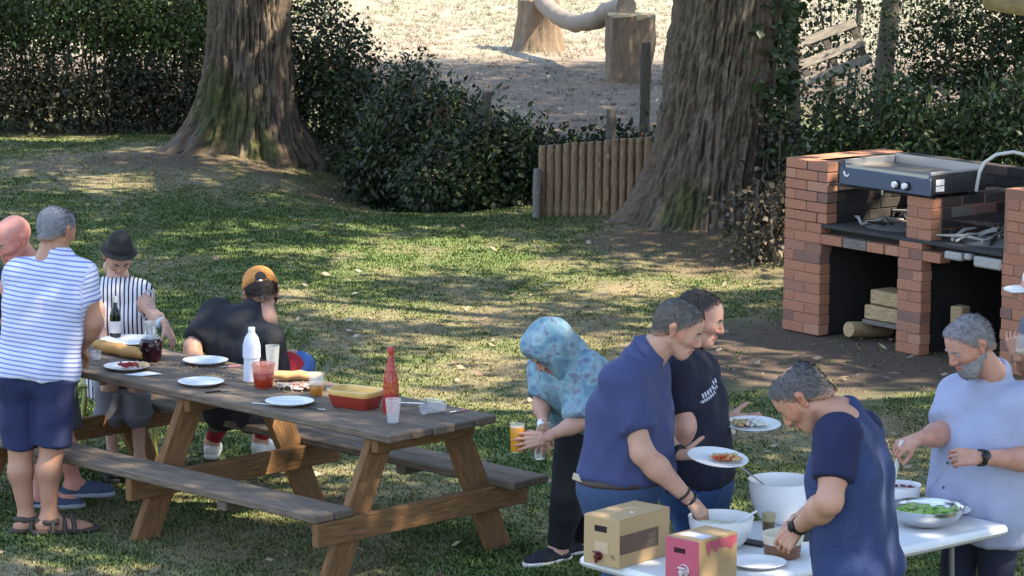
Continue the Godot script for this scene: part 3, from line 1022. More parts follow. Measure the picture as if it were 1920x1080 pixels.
func oak(label: String, at: Vector3, r: float, trunk: G, crown_at: Vector3, crown_r: Vector3, count: int, sd: int) -> Node3D:
	var t := thing("oak_tree", label, "tree", at)
	part(t, "trunk", trunk.mesh(), M.bark)
	var rng := RandomNumberGenerator.new()
	rng.seed = sd
	var c := crown_at - at
	for k in 7:
		var a := TAU * k / 7.0 + rng.randf() * .5
		var e := c + Vector3(cos(a) * crown_r.x * .7, rng.randf_range(-.3, .5) * crown_r.y, sin(a) * crown_r.z * .7)
		var s := Vector3(0, 4.6 + rng.randf() * .8, 0)
		var mid := s.lerp(e, .45) + Vector3(rng.randfn() * .4, .7, rng.randfn() * .4)
		var g := G.new()
		g.tube([s, s.lerp(mid, .5) + Vector3(0, .2, 0), mid, mid.lerp(e, .5) + Vector3(rng.randfn() * .3, .1, 0), e], [r * .5, r * .38, r * .28, r * .16, r * .05], 9)
		part(t, "limb", g.mesh(), M.bark2)
	var xs := []
	var cs := PackedColorArray()
	for k in count:
		var d := Vector3(rng.randfn(), rng.randfn(), rng.randfn()).normalized() * pow(rng.randf(), .42)
		var p := c + d * crown_r
		var w := at + p
		if rough.get_noise_3d(w.x * 2.2, w.y * 2.2, w.z * 2.2) > .3:
			continue
		var gr := w - to_sun * (w.y / to_sun.y)   # where this spray's shade falls
		if gr.z < -44.5 + noise.get_noise_1d(gr.x * 3.0) * 2.0:
			continue
		if gr.z < -36.0 and (gr.x > 2.6 or gr.x < -2.0):
			continue
		var lit := false
		for q in suns:
			if Vector2((gr.x - q[0]) / (q[2] + .3), (gr.z - q[1]) / (q[3] + .24)).length_squared() < 1.0:
				lit = true
				break
		if lit:
			continue
		if w.y < 4.2:
			continue
		xs.append(Transform3D(Basis.from_euler(Vector3(rng.randf() * TAU, rng.randf() * TAU, rng.randf() * TAU)).scaled(Vector3.ONE * rng.randf_range(.8, 1.25)), p))
		cs.append(Color(.05, .085, .02).lerp(Color(.1, .14, .035), rng.randf()))
	swarm(t, "crown", M.oak_spray, M.leaf, xs, cs)
	return t


func bush(called: String, label: String, at: Vector3, size: Vector3, count: int, spray: ArrayMesh, dark: Color, light: Color, sd: int, low := .0, stems := 5, group := "", gap := .3) -> Node3D:
	var t := thing(called, label, "bush", at, 0.0, group)
	var rng := RandomNumberGenerator.new()
	rng.seed = sd
	for k in stems:
		var g := G.new()
		var a := TAU * k / maxi(stems, 1) + rng.randf()
		var b := Vector3(cos(a) * size.x * .35 * rng.randf(), -.1, sin(a) * size.z * .35 * rng.randf())
		var e := Vector3(cos(a) * size.x * rng.randf_range(.2, .7), size.y * rng.randf_range(.6, 1.0), sin(a) * size.z * rng.randf_range(.2, .7))
		g.tube([b, b.lerp(e, .3) + Vector3(rng.randfn() * .06, 0, rng.randfn() * .06), b.lerp(e, .65) + Vector3(rng.randfn() * .08, 0, rng.randfn() * .06), e], [rng.randf_range(.014, .03), .014, .011, .004], 6)
		part(t, "stem", g.mesh(), M.stem)
	var xs := []
	var cs := PackedColorArray()
	for k in count:
		var d := Vector3(rng.randfn(), rng.randfn(), rng.randfn()).normalized() * pow(rng.randf(), .38)
		var p := Vector3(d.x * size.x, size.y * (.5 + low * .5) + d.y * size.y * (.5 - low * .5), d.z * size.z)
		var w := at + p
		var n := rough.get_noise_3d(w.x * 7.0, w.y * 7.0, w.z * 7.0 + sd)
		if n > gap:
			continue
		p += d * size * rough.get_noise_3d(w.x * 3.5, w.y * 3.5, w.z * 3.5) * .35
		if p.y < .02:
			continue
		xs.append(Transform3D(Basis.from_euler(Vector3(rng.randfn() * .5, rng.randf() * TAU, rng.randfn() * .5)).scaled(Vector3.ONE * rng.randf_range(.5, 1.5)), p))
		var cc := dark.lerp(light, clampf(rng.randf() * .7 + n * .8 + .15, 0, 1))
		var odd := rng.randf()
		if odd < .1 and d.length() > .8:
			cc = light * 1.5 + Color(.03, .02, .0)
		elif odd > .94:
			cc = Color(.11, .075, .04)
		cs.append(cc)
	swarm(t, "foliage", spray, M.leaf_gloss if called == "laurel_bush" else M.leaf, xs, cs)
	return t

# ---------------------------------------------------------------- scene
func _ready() -> void:
	noise.seed = 3; noise.frequency = .25; noise.fractal_octaves = 3
	rough.seed = 11; rough.frequency = .5; rough.fractal_octaves = 2
	camera_and_light()
	materials()
	build_ground()
	trees()
	hedges()
	fences()
	barbecue()
	picnic_table()
	table_things()
	buffet()
	make_head()
	make_hand("relaxed", [.28, .34, .4, .46], .35, .25)
	make_hand("grip", [.85, .9, .95, 1.0], .8, .05)
	make_hand("hold", [.3, .32, .34, .36], .7, 1.0)
	make_hand("flat", [.1, .1, .12, .14], .1, .5)
	people()


func camera_and_light() -> void:
	var cam := Camera3D.new()
	cam.name = "camera"
	add_child(cam)
	cam.position = Vector3(0, 3.9415, 0)
	cam.rotation = Vector3(-.1573, 0, .009)
	cam.fov = 10.073
	cam.far = 900.0
	cam.current = true
	var sky := ProceduralSkyMaterial.new()
	sky.sky_top_color = Color(.50, .60, .74)
	sky.sky_horizon_color = Color(.80, .84, .88)
	sky.sky_curve = .18
	sky.ground_bottom_color = Color(.22, .2, .14)
	sky.ground_horizon_color = Color(.5, .5, .45)
	sky.sun_angle_max = 12.0
	var env := Environment.new()
	env.background_mode = Environment.BG_SKY
	env.sky = Sky.new()
	env.sky.sky_material = sky
	env.background_energy_multiplier = 1.35
	env.tonemap_mode = Environment.TONE_MAPPER_LINEAR
	env.tonemap_exposure = 2.95
	env.sdfgi_enabled = true
	env.ssao_enabled = true
	env.ssil_enabled = true
	var we := WorldEnvironment.new()
	we.name = "world_environment"
	we.environment = env
	add_child(we)
	var sun := DirectionalLight3D.new()
	sun.name = "sun"
	sun.light_color = Color(1.0, .94, .84)
	sun.light_energy = 1.6
	sun.light_angular_distance = .5
	sun.shadow_enabled = true
	add_child(sun)
	sun.look_at_from_position(to_sun * 50.0, Vector3.ZERO)


func materials() -> void:
	M.n_skin = ntex(.05, 3, [], 4, 256, 4.0)
	M.n_rough = ntex(.04, 4, [], 5, 512, 6.0)
	M.n_cloth = ntex(.0075, 3, [], 8, 512, 16.0)
	M.n_cloth.noise.fractal_type = FastNoiseLite.FRACTAL_RIDGED
	M.n_cloth.noise.domain_warp_enabled = true
	M.n_cloth.noise.domain_warp_amplitude = 40.0
	M.n_cloth.noise.domain_warp_frequency = .008
	M.n_wood = ntex(.03, 4, [], 9, 512, 5.0)
	M.t_grit = ntex(.045, 5, [grey(.7), grey(.92), grey(1.0)], 6, 1024)
	M.t_wood = ntex(.02, 5, [grey(.52), grey(.74), grey(.82), grey(1.0)], 7, 512)
	M.t_fine = ntex(.16, 2, [grey(.72), grey(.95), grey(1.0)], 15, 512)
	M.t_brick = ntex(.03, 5, [grey(.62), grey(.9), grey(1.0)], 12, 512)
	M.bark = mat(1, 1, 1, .95, {"vc": true, "nrm": M.n_rough, "tri": Vector3(5, 2.2, 5), "ns": 1.0})
	M.bark2 = mat(.13, .11, .085, .95, {"nrm": M.n_rough, "tri": Vector3(2, .6, 2)})
	M.leaf = mat(1, 1, 1, .6, {"vc": true, "two": true, "back": Color(.25, .32, .06)})
	M.leaf_gloss = mat(1, 1, 1, .5, {"vc": true, "two": true, "back": Color(.16, .22, .05)})
	M.stem = mat(.11, .09, .065, .9)
	M.eye = mat(.35, .32, .3, .25)
	M.dark_hair = mat(.035, .025, .02, .7)
	M.oak_spray = leaf_spray(13, .2, .12, .34, 21)
	# weathered planks: grain along x
	M.plank = mat(.27, .2, .145, .85, {"tex": M.t_wood, "nrm": M.n_wood, "tri": Vector3(.5, 7, 7), "ns": .8})
	M.plank2 = mat(.22, .165, .12, .85, {"tex": M.t_wood, "nrm": M.n_wood, "tri": Vector3(.45, 6, 6.5), "ns": .8})
	M.plank_tan = mat(.33, .165, .06, .8, {"tex": M.t_wood, "nrm": M.n_wood, "tri": Vector3(.5, 6, 6), "ns": .6})
	M.log = mat(.36, .26, .17, .9, {"tex": M.t_wood, "nrm": M.n_wood, "tri": Vector3(7, .6, 7), "ns": .8})
	M.pale_log = mat(.7, .5, .26, .85, {"tex": M.t_wood, "tri": Vector3(1, 8, 8)})
	M.pole = mat(.38, .25, .145, .85, {"tex": M.t_wood, "nrm": M.n_wood, "tri": Vector3(9, .9, 9), "ns": .5})
	M.grey_wood = mat(.3, .26, .22, .9, {"tex": M.t_wood, "tri": Vector3(.8, 7, 7)})
	M.grey_post = mat(.17, .145, .12, .9, {"tex": M.t_wood, "nrm": M.n_wood, "tri": Vector3(8, .8, 8)})
	var bc := [[.54, .24, .14], [.5, .22, .13], [.56, .28, .175], [.46, .215, .14], [.31, .165, .125]]
	M.bricks = bc.map(func(c): return mat(c[0], c[1], c[2], .9, {"tex": M.t_brick, "nrm": M.n_rough, "tri": Vector3(4, 7, 4), "ns": .6}))
	M.soot = [mat(.03, .027, .025, .95, {"tex": M.t_brick, "tri": Vector3.ONE * 4.0}), mat(.05, .042, .038, .9, {"tex": M.t_brick, "tri": Vector3.ONE * 5.0}), mat(.09, .065, .05, .9, {"tex": M.t_brick, "tri": Vector3.ONE * 5.0})]
	M.mortar = mat(.34, .18, .12, .95, {"tex": M.t_brick, "tri": Vector3.ONE * 6.0})
	M.dark_mortar = mat(.035, .03, .027, .95)
	M.white = mat(.78, .78, .78, .35)
	M.white_plastic = mat(.74, .75, .77, .45)
	M.steel = mat(.62, .62, .62, .22, {"metal": 1.0})
	M.black = mat(.012, .012, .014, .5)
	M.clear = glassy(.9, .93, .95, .14)
	M.wine_red = mat(.16, .005, .008, .3)
	M.skin1 = Vector3(.52, .28, .185)


# ------------------------------------------------ trees, hedges, fences
func trees() -> void:
	var tl := Vector3(-2.72, 0, -33.2)
	oak("thick oak trunk with mossy flared roots at the left of the lawn", tl, .42, trunk_g(.385, .17, 5.2, [[2.6, .5, .5, .42], [-.15, .28, .4, .3], [-1.2, .2, .5, .3], [4.4, .3, .5, .35]], 2.0, [[Vector3(-.15, .42, .42), .42], [Vector3(-.3, .7, .38), .3], [Vector3(.2, .16, .62), .26]], .02), Vector3(-1.6, 8.2, -33.0), Vector3(6.5, 3.4, 7.0), 2600, 31)
	var tr := Vector3(1.62, 0, -28.0)
	var ot := oak("broad furrowed oak trunk beside the brick barbecue, ivy on its right", tr, .46, trunk_g(.43, .16, 5.2, [[3.5, .2, .4, .4], [-1.57, .16, .5, .3], [-.6, .12, .4, .5], [4.6, .3, .5, .4]], 9.0, [[Vector3(-.2, .3, .6), .3]], .1), Vector3(3.2, 8.4, -27.0), Vector3(7.0, 3.4, 7.5), 3000, 32)
	oak("tall oak standing outside the frame to the right, shading the lawn", Vector3(9.5, 0, -19.5), .4, trunk_g(.4, .15, 5.0, [[1.0, .3, .4, .3]], 15.0, []), Vector3(8.5, 8.6, -19.0), Vector3(7.0, 3.4, 7.5), 3200, 33)
	oak("second oak outside the frame to the right, behind the barbecue", Vector3(11.0, 0, -31.0), .4, trunk_g(.4, .15, 5.0, [[2.0, .3, .4, .3]], 19.0, []), Vector3(10.2, 8.6, -31.5), Vector3(7.0, 3.4, 7.5), 3000, 34)
	oak("oak outside the frame at the near right, its crown over the tables", Vector3(7.5, 0, -10.0), .36, trunk_g(.36, .15, 5.0, [[2.0, .3, .4, .3]], 23.0, []), Vector3(6.2, 8.4, -11.5), Vector3(6.5, 3.0, 6.0), 2400, 35)
	oak("oak far outside the frame to the right, shading the ditch", Vector3(11.5, 0, -41.0), .4, trunk_g(.4, .15, 5.0, [[2.0, .3, .4, .3]], 29.0, []), Vector3(8.8, 8.4, -38.5), Vector3(6.5, 3.2, 5.5), 2600, 37)
	oak("oak outside the frame at the left of the hedge", Vector3(-10.0, 0, -31.0), .36, trunk_g(.36, .15, 5.0, [[2.0, .3, .4, .3]], 27.0, []), Vector3(-7.6, 8.0, -32.0), Vector3(5.5, 3.0, 6.0), 1800, 36)
	# ivy on the right trunk
	var rng := RandomNumberGenerator.new()
	rng.seed = 8
	var iv := thing("ivy_vine", "dark green ivy climbing the right side of the furrowed oak", "ivy", tr)
	for k in 4:
		var g := G.new()
		var a := -.15 + k * .22
		var pts := []
		for q in 8:
			var h := .1 + q * .42
			var r := .47 + .25 * exp(-h / .3)
			pts.append(Vector3(cos(a) * r + .1 * h, h, -sin(a + .12 * sin(q * 1.7)) * r + .1))
		g.tube(pts, [.018, .014, .012, .008], 6)
		part(iv, "vine_stem", g.mesh(), M.stem)
	var xs := []
	var cs := PackedColorArray()
	for k in 520:
		var a := .05 + rng.randfn() * .42
		var h := rng.randf_range(.05, 3.2)
		if rough.get_noise_2d(a * 8.0, h * 4.0) > .12:
			continue
		var r := .5 + .28 * exp(-h / .3) + rng.randf() * .1
		xs.append(Transform3D(Basis.from_euler(Vector3(rng.randfn() * .5, rng.randf() * TAU, rng.randfn() * .5)).scaled(Vector3.ONE * rng.randf_range(.6, 1.2)), Vector3(cos(a) * r + .1 * h, h, sin(a) * r)))
		cs.append(Color(.02, .045, .014).lerp(Color(.06, .09, .03), rng.randf()))
	swarm(iv, "ivy_leaf", leaf_spray(6, .085, .07, .1, 77), M.leaf_gloss, xs, cs)


func hedges() -> void:
	var laurel := leaf_spray(16, .07, .03, .16, 41)
	var small := leaf_spray(16, .05, .03, .14, 42)
	var bram := leaf_spray(16, .058, .036, .17, 43)
	var dead := leaf_spray(12, .06, .03, .16, 44, .8)
	# left: a tall hedge, leafy above, bare dark stems below
	var hx := [-5.95, -5.25, -4.6, -4.05, -3.45, -3.05]
	var words := ["leftmost hedge shrub, leafy above bare stems", "hedge shrub with pale green tips, second from the left", "hedge shrub with twisted bare stems in the middle of the left hedge", "hedge shrub with thin upright stems left of the mossy oak", "dense hedge shrub nearest the left side of the mossy oak", "hedge shrub half hidden behind the mossy oak trunk"]
	for k in 6:
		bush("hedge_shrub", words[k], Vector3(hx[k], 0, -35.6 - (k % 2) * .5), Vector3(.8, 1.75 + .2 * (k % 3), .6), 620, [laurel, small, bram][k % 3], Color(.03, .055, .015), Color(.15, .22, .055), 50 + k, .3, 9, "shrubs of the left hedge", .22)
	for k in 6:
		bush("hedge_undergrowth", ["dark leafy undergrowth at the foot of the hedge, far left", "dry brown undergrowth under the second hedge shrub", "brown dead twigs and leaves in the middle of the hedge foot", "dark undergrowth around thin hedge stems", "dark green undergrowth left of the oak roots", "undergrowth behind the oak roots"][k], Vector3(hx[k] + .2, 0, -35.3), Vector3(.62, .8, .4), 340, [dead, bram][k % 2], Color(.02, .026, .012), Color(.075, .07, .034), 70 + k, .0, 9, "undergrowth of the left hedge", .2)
	# middle: bushes in the ditch
	var mid := [
		["bush", "tall dark bush close to the right of the mossy oak", -1.95, -33.6, .55, 1.75, 620, 2],
		["bush", "broad dark bush behind the ditch, right of the mossy oak", -1.35, -33.2, .6, 1.35, 620, 1],
		["laurel_bush", "dark glossy laurel with sunlit twigs at its top, in the ditch", -.95, -31.7, .55, 1.35, 620, 0],
		["laurel_bush", "dark laurel in the middle of the ditch", -.5, -31.2, .5, 1.12, 600, 0],
		["bush", "low dark bush left of the log-pole fence panel", -.12, -30.6, .48, .92, 520, 2],
		["bush", "dark bush in the ditch below the oak bank", -1.2, -32.2, .5, .95, 560, 2],
		["bush", "small bramble in the front of the ditch", -.55, -30.4, .45, .62, 420, 2],
		["bramble", "bramble behind the pole fence panel, left end", .35, -31.0, .45, .6, 320, 2],
		["bramble", "bramble behind the pole fence panel, beside the grey post", .95, -31.2, .45, .55, 300, 2],
		["bramble", "bramble at the far bank of the ditch under the field", -.5, -33.2, .8, .72, 420, 1],
	]
	for m in mid:
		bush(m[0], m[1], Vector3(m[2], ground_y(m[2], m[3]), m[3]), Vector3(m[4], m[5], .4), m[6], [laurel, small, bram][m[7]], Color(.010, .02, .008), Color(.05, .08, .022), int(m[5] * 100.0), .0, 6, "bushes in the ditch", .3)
	# right: shrubs behind the barbecue
	var right := [
		["bush", "thin dry shrub between oak and barbecue", 2.12, -26.2, .3, .75, 240, 3, .05],
		["bush", "dry brown shrub behind the left end of the barbecue", 2.35, -27.6, .4, 1.1, 300, 3, .0],
		["bush", "dark twiggy shrub below the leaning pallet", 2.75, -27.4, .45, 1.15, 520, 2, .2],
		["laurel_bush", "dark green shrub behind the griddle", 3.2, -27.3, .5, 1.35, 620, 0, .3],
		["laurel_bush", "dark green laurel behind the barbecue's right half", 3.7, -27.2, .5, 1.3, 560, 0, .25],
		["laurel_bush", "dark laurel at the right edge of the picture", 4.3, -27.0, .5, 1.55, 560, 0, .25],
		["bush", "leafy shrub right of the pallet with sunny gaps", 4.15, -31.0, .6, 2.3, 760, 1, .12],
		["bush", "tall leafy shrub at the upper right with sunny gaps", 4.75, -30.5, .6, 2.4, 760, 2, .12],
		["bush", "leafy sapling right of the furrowed oak's ivy", 2.35, -29.5, .22, 2.3, 150, 1, .05],
		["bush", "leafy twigs hanging above the wire fence", 3.4, -34.5, .6, 2.7, 240, 2, .0],
	]
	for m in right:
		bush(m[0], m[1], Vector3(m[2], 0, m[3]), Vector3(m[4], m[5], .4), m[6], [laurel, small, bram, dead][m[7]], Color(.014, .028, .010) if m[7] != 3 else Color(.035, .028, .018), Color(.075, .12, .032) if m[7] != 3 else Color(.1, .08, .05), int(m[2] * 100.0), .12 if m[7] == 1 else .0, 9 if m[5] < 2.0 else 3, "shrubs behind the barbecue", m[8])


func post_g(r: float, h: float, sd := 0.0, seg := 14) -> G:
	var g := G.new()
	var rows := []
	for q in 9:
		var ring := PackedVector3Array()
		for k in seg:
			var a := -TAU * k / seg
			var rr := r * (1.0 + noise.get_noise_3d(cos(a) * 6.0 + sd, q * 1.5, sin(a) * 6.0) * .25) * (1.0 if q < 8 else .85)
			ring.append(Vector3(cos(a) * rr, (-.15 if q == 0 else h * q / 8.0), sin(a) * rr))
		rows.append(ring)
	g.rings(rows)
	return g


func stump_g(r0: float, r1: float, h: float, flare: float, sd: float) -> G:
	var g := G.new()
	var rows := []
	var seg := 60
	for q in 24:
		var t := q / 23.0
		var ring := PackedVector3Array()
		for k in seg:
			var a := -TAU * k / seg
			var r := lerpf(r0, r1, t) + flare * exp(-t * h / .15)
			r += noise.get_noise_3d(cos(a) * 7.0 + sd, t * 2.0, sin(a) * 7.0) * .07 + rough.get_noise_3d(cos(a) * 16.0 + sd, t * 3.0, sin(a) * 16.0) * .03
			ring.append(Vector3(cos(a) * r, -.08 + t * (h + .08) + (noise.get_noise_2d(cos(a) * 5.0, sin(a) * 5.0 + sd) * .05 if q == 23 else 0.0), sin(a) * r))
		rows.append(ring)
	g.rings(rows)
	return g


func fences() -> void:
	# panel of upright half-round poles
	var t := thing("pole_fence", "low fence panel of upright tan round poles beside the furrowed oak", "fence", Vector3(.25, 0, -28.95), -.16)
	var n := 14
	for k in n:
		var g := post_g(.034 + .002 * sin(k * 2.3), .645 + .008 * k + .004 * sin(k * 5.1), k * 3.0, 12)
		part(t, "pole", g.mesh(), M.pole, Transform3D(Basis(Vector3.UP, k * 1.3), Vector3(.01 + k * .0725, -.01, .004 * sin(k * 4.0))))
	for h in [.2, .5]:
		var r := G.new()
		r.box(Vector3(.5, h, -.06), Vector3(1.05, .07, .03))
		part(t, "rail", r.mesh(), M.pole)
	var g2 := post_g(.038, .44, 5.0)
	solo("fence_post", g2.mesh(), M.grey_wood, "short pale post at the left end of the pole fence panel", "post", Vector3(.215, 0, -28.85))
	for p in [[-.26, -31.0, .05, 1.16, "dark weathered post standing in the ditch bushes"], [.9, -30.0, .048, .9, "grey post rising behind the pole fence panel"], [1.33, -33.0, .055, 1.27, "dark post before the nearer log stump"]]:
		solo("fence_post", post_g(p[2], p[3], p[0] * 9.0).mesh(), M.grey_post, p[4], "post", Vector3(p[0], ground_y(p[0], p[1]) - .02, p[1]), .0, "old posts of the field fence")
	var tk := G.new()
	tk.tube([Vector3(0, -.1, 0), Vector3(.02, .8, 0), Vector3(-.02, 1.6, 0), Vector3(.05, 3.2, 0)], [.085, .07, .065, .05], 12)
	solo("tree_trunk", tk.mesh(), M.bark2, "slim dark trunk with the pallet leaning beside it", "trunk", Vector3(2.56, 0, -30.0))
	var tk2 := G.new()
	tk2.tube([Vector3(0, -.1, 0), Vector3(-.03, .9, 0), Vector3(.03, 1.7, 0), Vector3(.1, 3.4, 0)], [.13, .1, .095, .08], 12)
	solo("tree_trunk", tk2.mesh(), M.bark2, "grey trunk right of the wire fence", "trunk", Vector3(3.77, 0, -33.0))
	# pallet
	var u := Vector3(.93, .36, -.05).normalized()
	var w := Vector3(-.36, .9, -.3).normalized()
	var pb := Basis(u, (w - u * w.dot(u)).normalized(), u.cross((w - u * w.dot(u)).normalized()))
	var pl := thing("pallet", "weathered wooden pallet leaning tilted beyond the slim trunk", "pallet", Vector3(3.04, 1.28, -31.4))
	pl.basis = pb
	for q in [-.19, -.02, .18]:
		var g := G.new()
		g.box(Vector3(0, q, .045), Vector3(.66, .085, .016), .003)
		part(pl, "slat", g.mesh(), mat(.55, .49, .42, .9, {"tex": M.t_wood, "tri": Vector3(.8, 7, 7)}))
	for q in [-.29, .0, .29]:
		var g := G.new()
		g.box(Vector3(q, 0, 0), Vector3(.06, .46, .07), .004)
		part(pl, "stringer", g.mesh(), M.grey_post)
	var pr := G.new()
	pr.box(Vector3(3.08, .5, -31.56), Vector3(.07, 1.2, .07), .004)
	solo("fence_post", pr.mesh(), M.grey_post, "square post propping the tilted pallet from behind", "post")
	# wire fence
	var wf := thing("wire_fence", "wire mesh fence in the sunlit field behind the pallet", "fence", Vector3(2.9, 0, -37.0))
	var wires := G.new()
	for k in 46:
		wires.tube([Vector3(k * .045, .0, 0), Vector3(k * .045, 1.35, 0)], [.003], 4)
	for k in 7:
		wires.tube([Vector3(0, .1 + k * .2, .003), Vector3(2.05, .1 + k * .2, .003)], [.003], 4)
	var wo := part(wf, "wire_mesh", wires.mesh(), mat(.42, .4, .36, .5, {"metal": .5}))
	wo.set_meta("kind", "stuff")
	for x in [0.0, 1.0, 2.05]:
		var g := post_g(.03, 1.45, x)
		part(wf, "post", g.mesh(), M.grey_wood, Transform3D(Basis(), Vector3(x, 0, -.04)))
	# stumps and the curved log seat
	for s in [[.36, -46.5, .3, .29, .72, .12, "far log stump, sunlit on its right, under the curved log"], [1.48, -41.9, .27, .31, .84, .03, "nearer log stump with a pale cut top, behind the dark post"]]:
		var o := thing("log_stump", s[6], "stump", Vector3(s[0], 0, s[1]), s[0] * 2.0, "stumps carrying the log seat")
		part(o, "trunk", stump_g(s[2], s[3], s[4], s[5], s[0] * 8.0).mesh(), M.log)
		var g := G.new()
		g.lathe([Vector2(s[3] * .93, s[4] - .04), Vector2(s[3] * .93, s[4] + .03), Vector2(s[3] * .6, s[4] + .036), Vector2(.001, s[4] + .034)], 30)
		part(o, "cut_face", g.mesh(), M.pale_log)
	var lp := [Vector3(0.12, 0.86, -46.7), Vector3(0.378, 0.72, -46.3), Vector3(0.596, 0.575, -45.4), Vector3(0.840, 0.544, -44.6), Vector3(1.070, 0.651, -43.6), Vector3(1.287, 0.86, -42.6), Vector3(1.43, 0.96, -41.9)]
	var dense := []
	for q in 31:
		var f := q / 30.0 * 5.999
		var i := int(f)
		var p: Vector3 = lp[i].cubic_interpolate(lp[i + 1], lp[maxi(i - 1, 0)], lp[mini(i + 2, 6)], f - i)
		dense.append(p + Vector3(0, noise.get_noise_1d(q * 3.0) * .03, 0))
	var rr := []
	for q in 31:
		rr.append(.125 + noise.get_noise_1d(q * 2.0 + 40.0) * .03)
	var lg := thing("curved_log", "bleached curved log laid across the two stumps in the field", "log")
	var g3 := G.new()
	g3.tube(dense, rr, 18)
	part(lg, "curved_stem", g3.mesh(), mat(.42, .34, .26, .85, {"tex": M.t_wood, "nrm": M.n_wood, "tri": Vector3(2, 6, 6)}))
	var knot := G.new()
	knot.tube([Vector3(.95, .66, -44.4), Vector3(.98, .57, -44.35)], [.05, .03], 8)
	part(lg, "branch_stub", knot.mesh(), M.log)
	# branch in the top right corner, close to the terrace
	var br := G.new()
	br.tube([Vector3(1.0, 3.5, -6.98), Vector3(1.02, 3.487, -7.0), Vector3(1.1, 3.485, -7.02), Vector3(1.25, 3.5, -7.0), Vector3(1.9, 3.62, -6.9), Vector3(3.6, 4.3, -7.6)], [.012, .045, .058, .062, .07, .09], 16)
	solo("branch", br.mesh(), mat(.36, .27, .18, .9, {"tex": M.t_wood, "tri": Vector3(2, 6, 6)}), "blunt tan branch end reaching in at the top right corner", "branch")


# ------------------------------------------------ barbecue
var brick_meshes := {}


func brick(t: Node3D, x0: float, x1: float, z0: float, z1: float, k: int, m: Material, jit: RandomNumberGenerator) -> void:
	var key := "%.3f %.3f" % [x1 - x0, z1 - z0]
	if not brick_meshes.has(key):
		var g := G.new()
		g.box(Vector3.ZERO, Vector3(x1 - x0, .067, z1 - z0), .004)
		brick_meshes[key] = g.mesh()
	part(t, "brick", brick_meshes[key], m, Transform3D(Basis(Vector3.UP, jit.randfn() * .006), Vector3((x0 + x1) * .5 + jit.randfn() * .0015, .0375 + k * .073, (z0 + z1) * .5 + jit.randfn() * .003)))


func course(t: Node3D, x0: float, x1: float, z0: float, z1: float, k: int, pick: Callable, jit: RandomNumberGenerator, along_z := false) -> void:
	var a := z0 if along_z else x0
	var b := z1 if along_z else x1
	var first := .215 if k % 2 == 0 else .1025
	var p := a
	var l := first
	while p < b - .02:
		var q := minf(p + l, b)
		if b - q < .06:
			q = b
		if along_z:
			brick(t, x0, x1, p, q, k, pick.call(), jit)
		else:
			brick(t, p, q, z0, z1, k, pick.call(), jit)
		p = q + .006
		l = .215


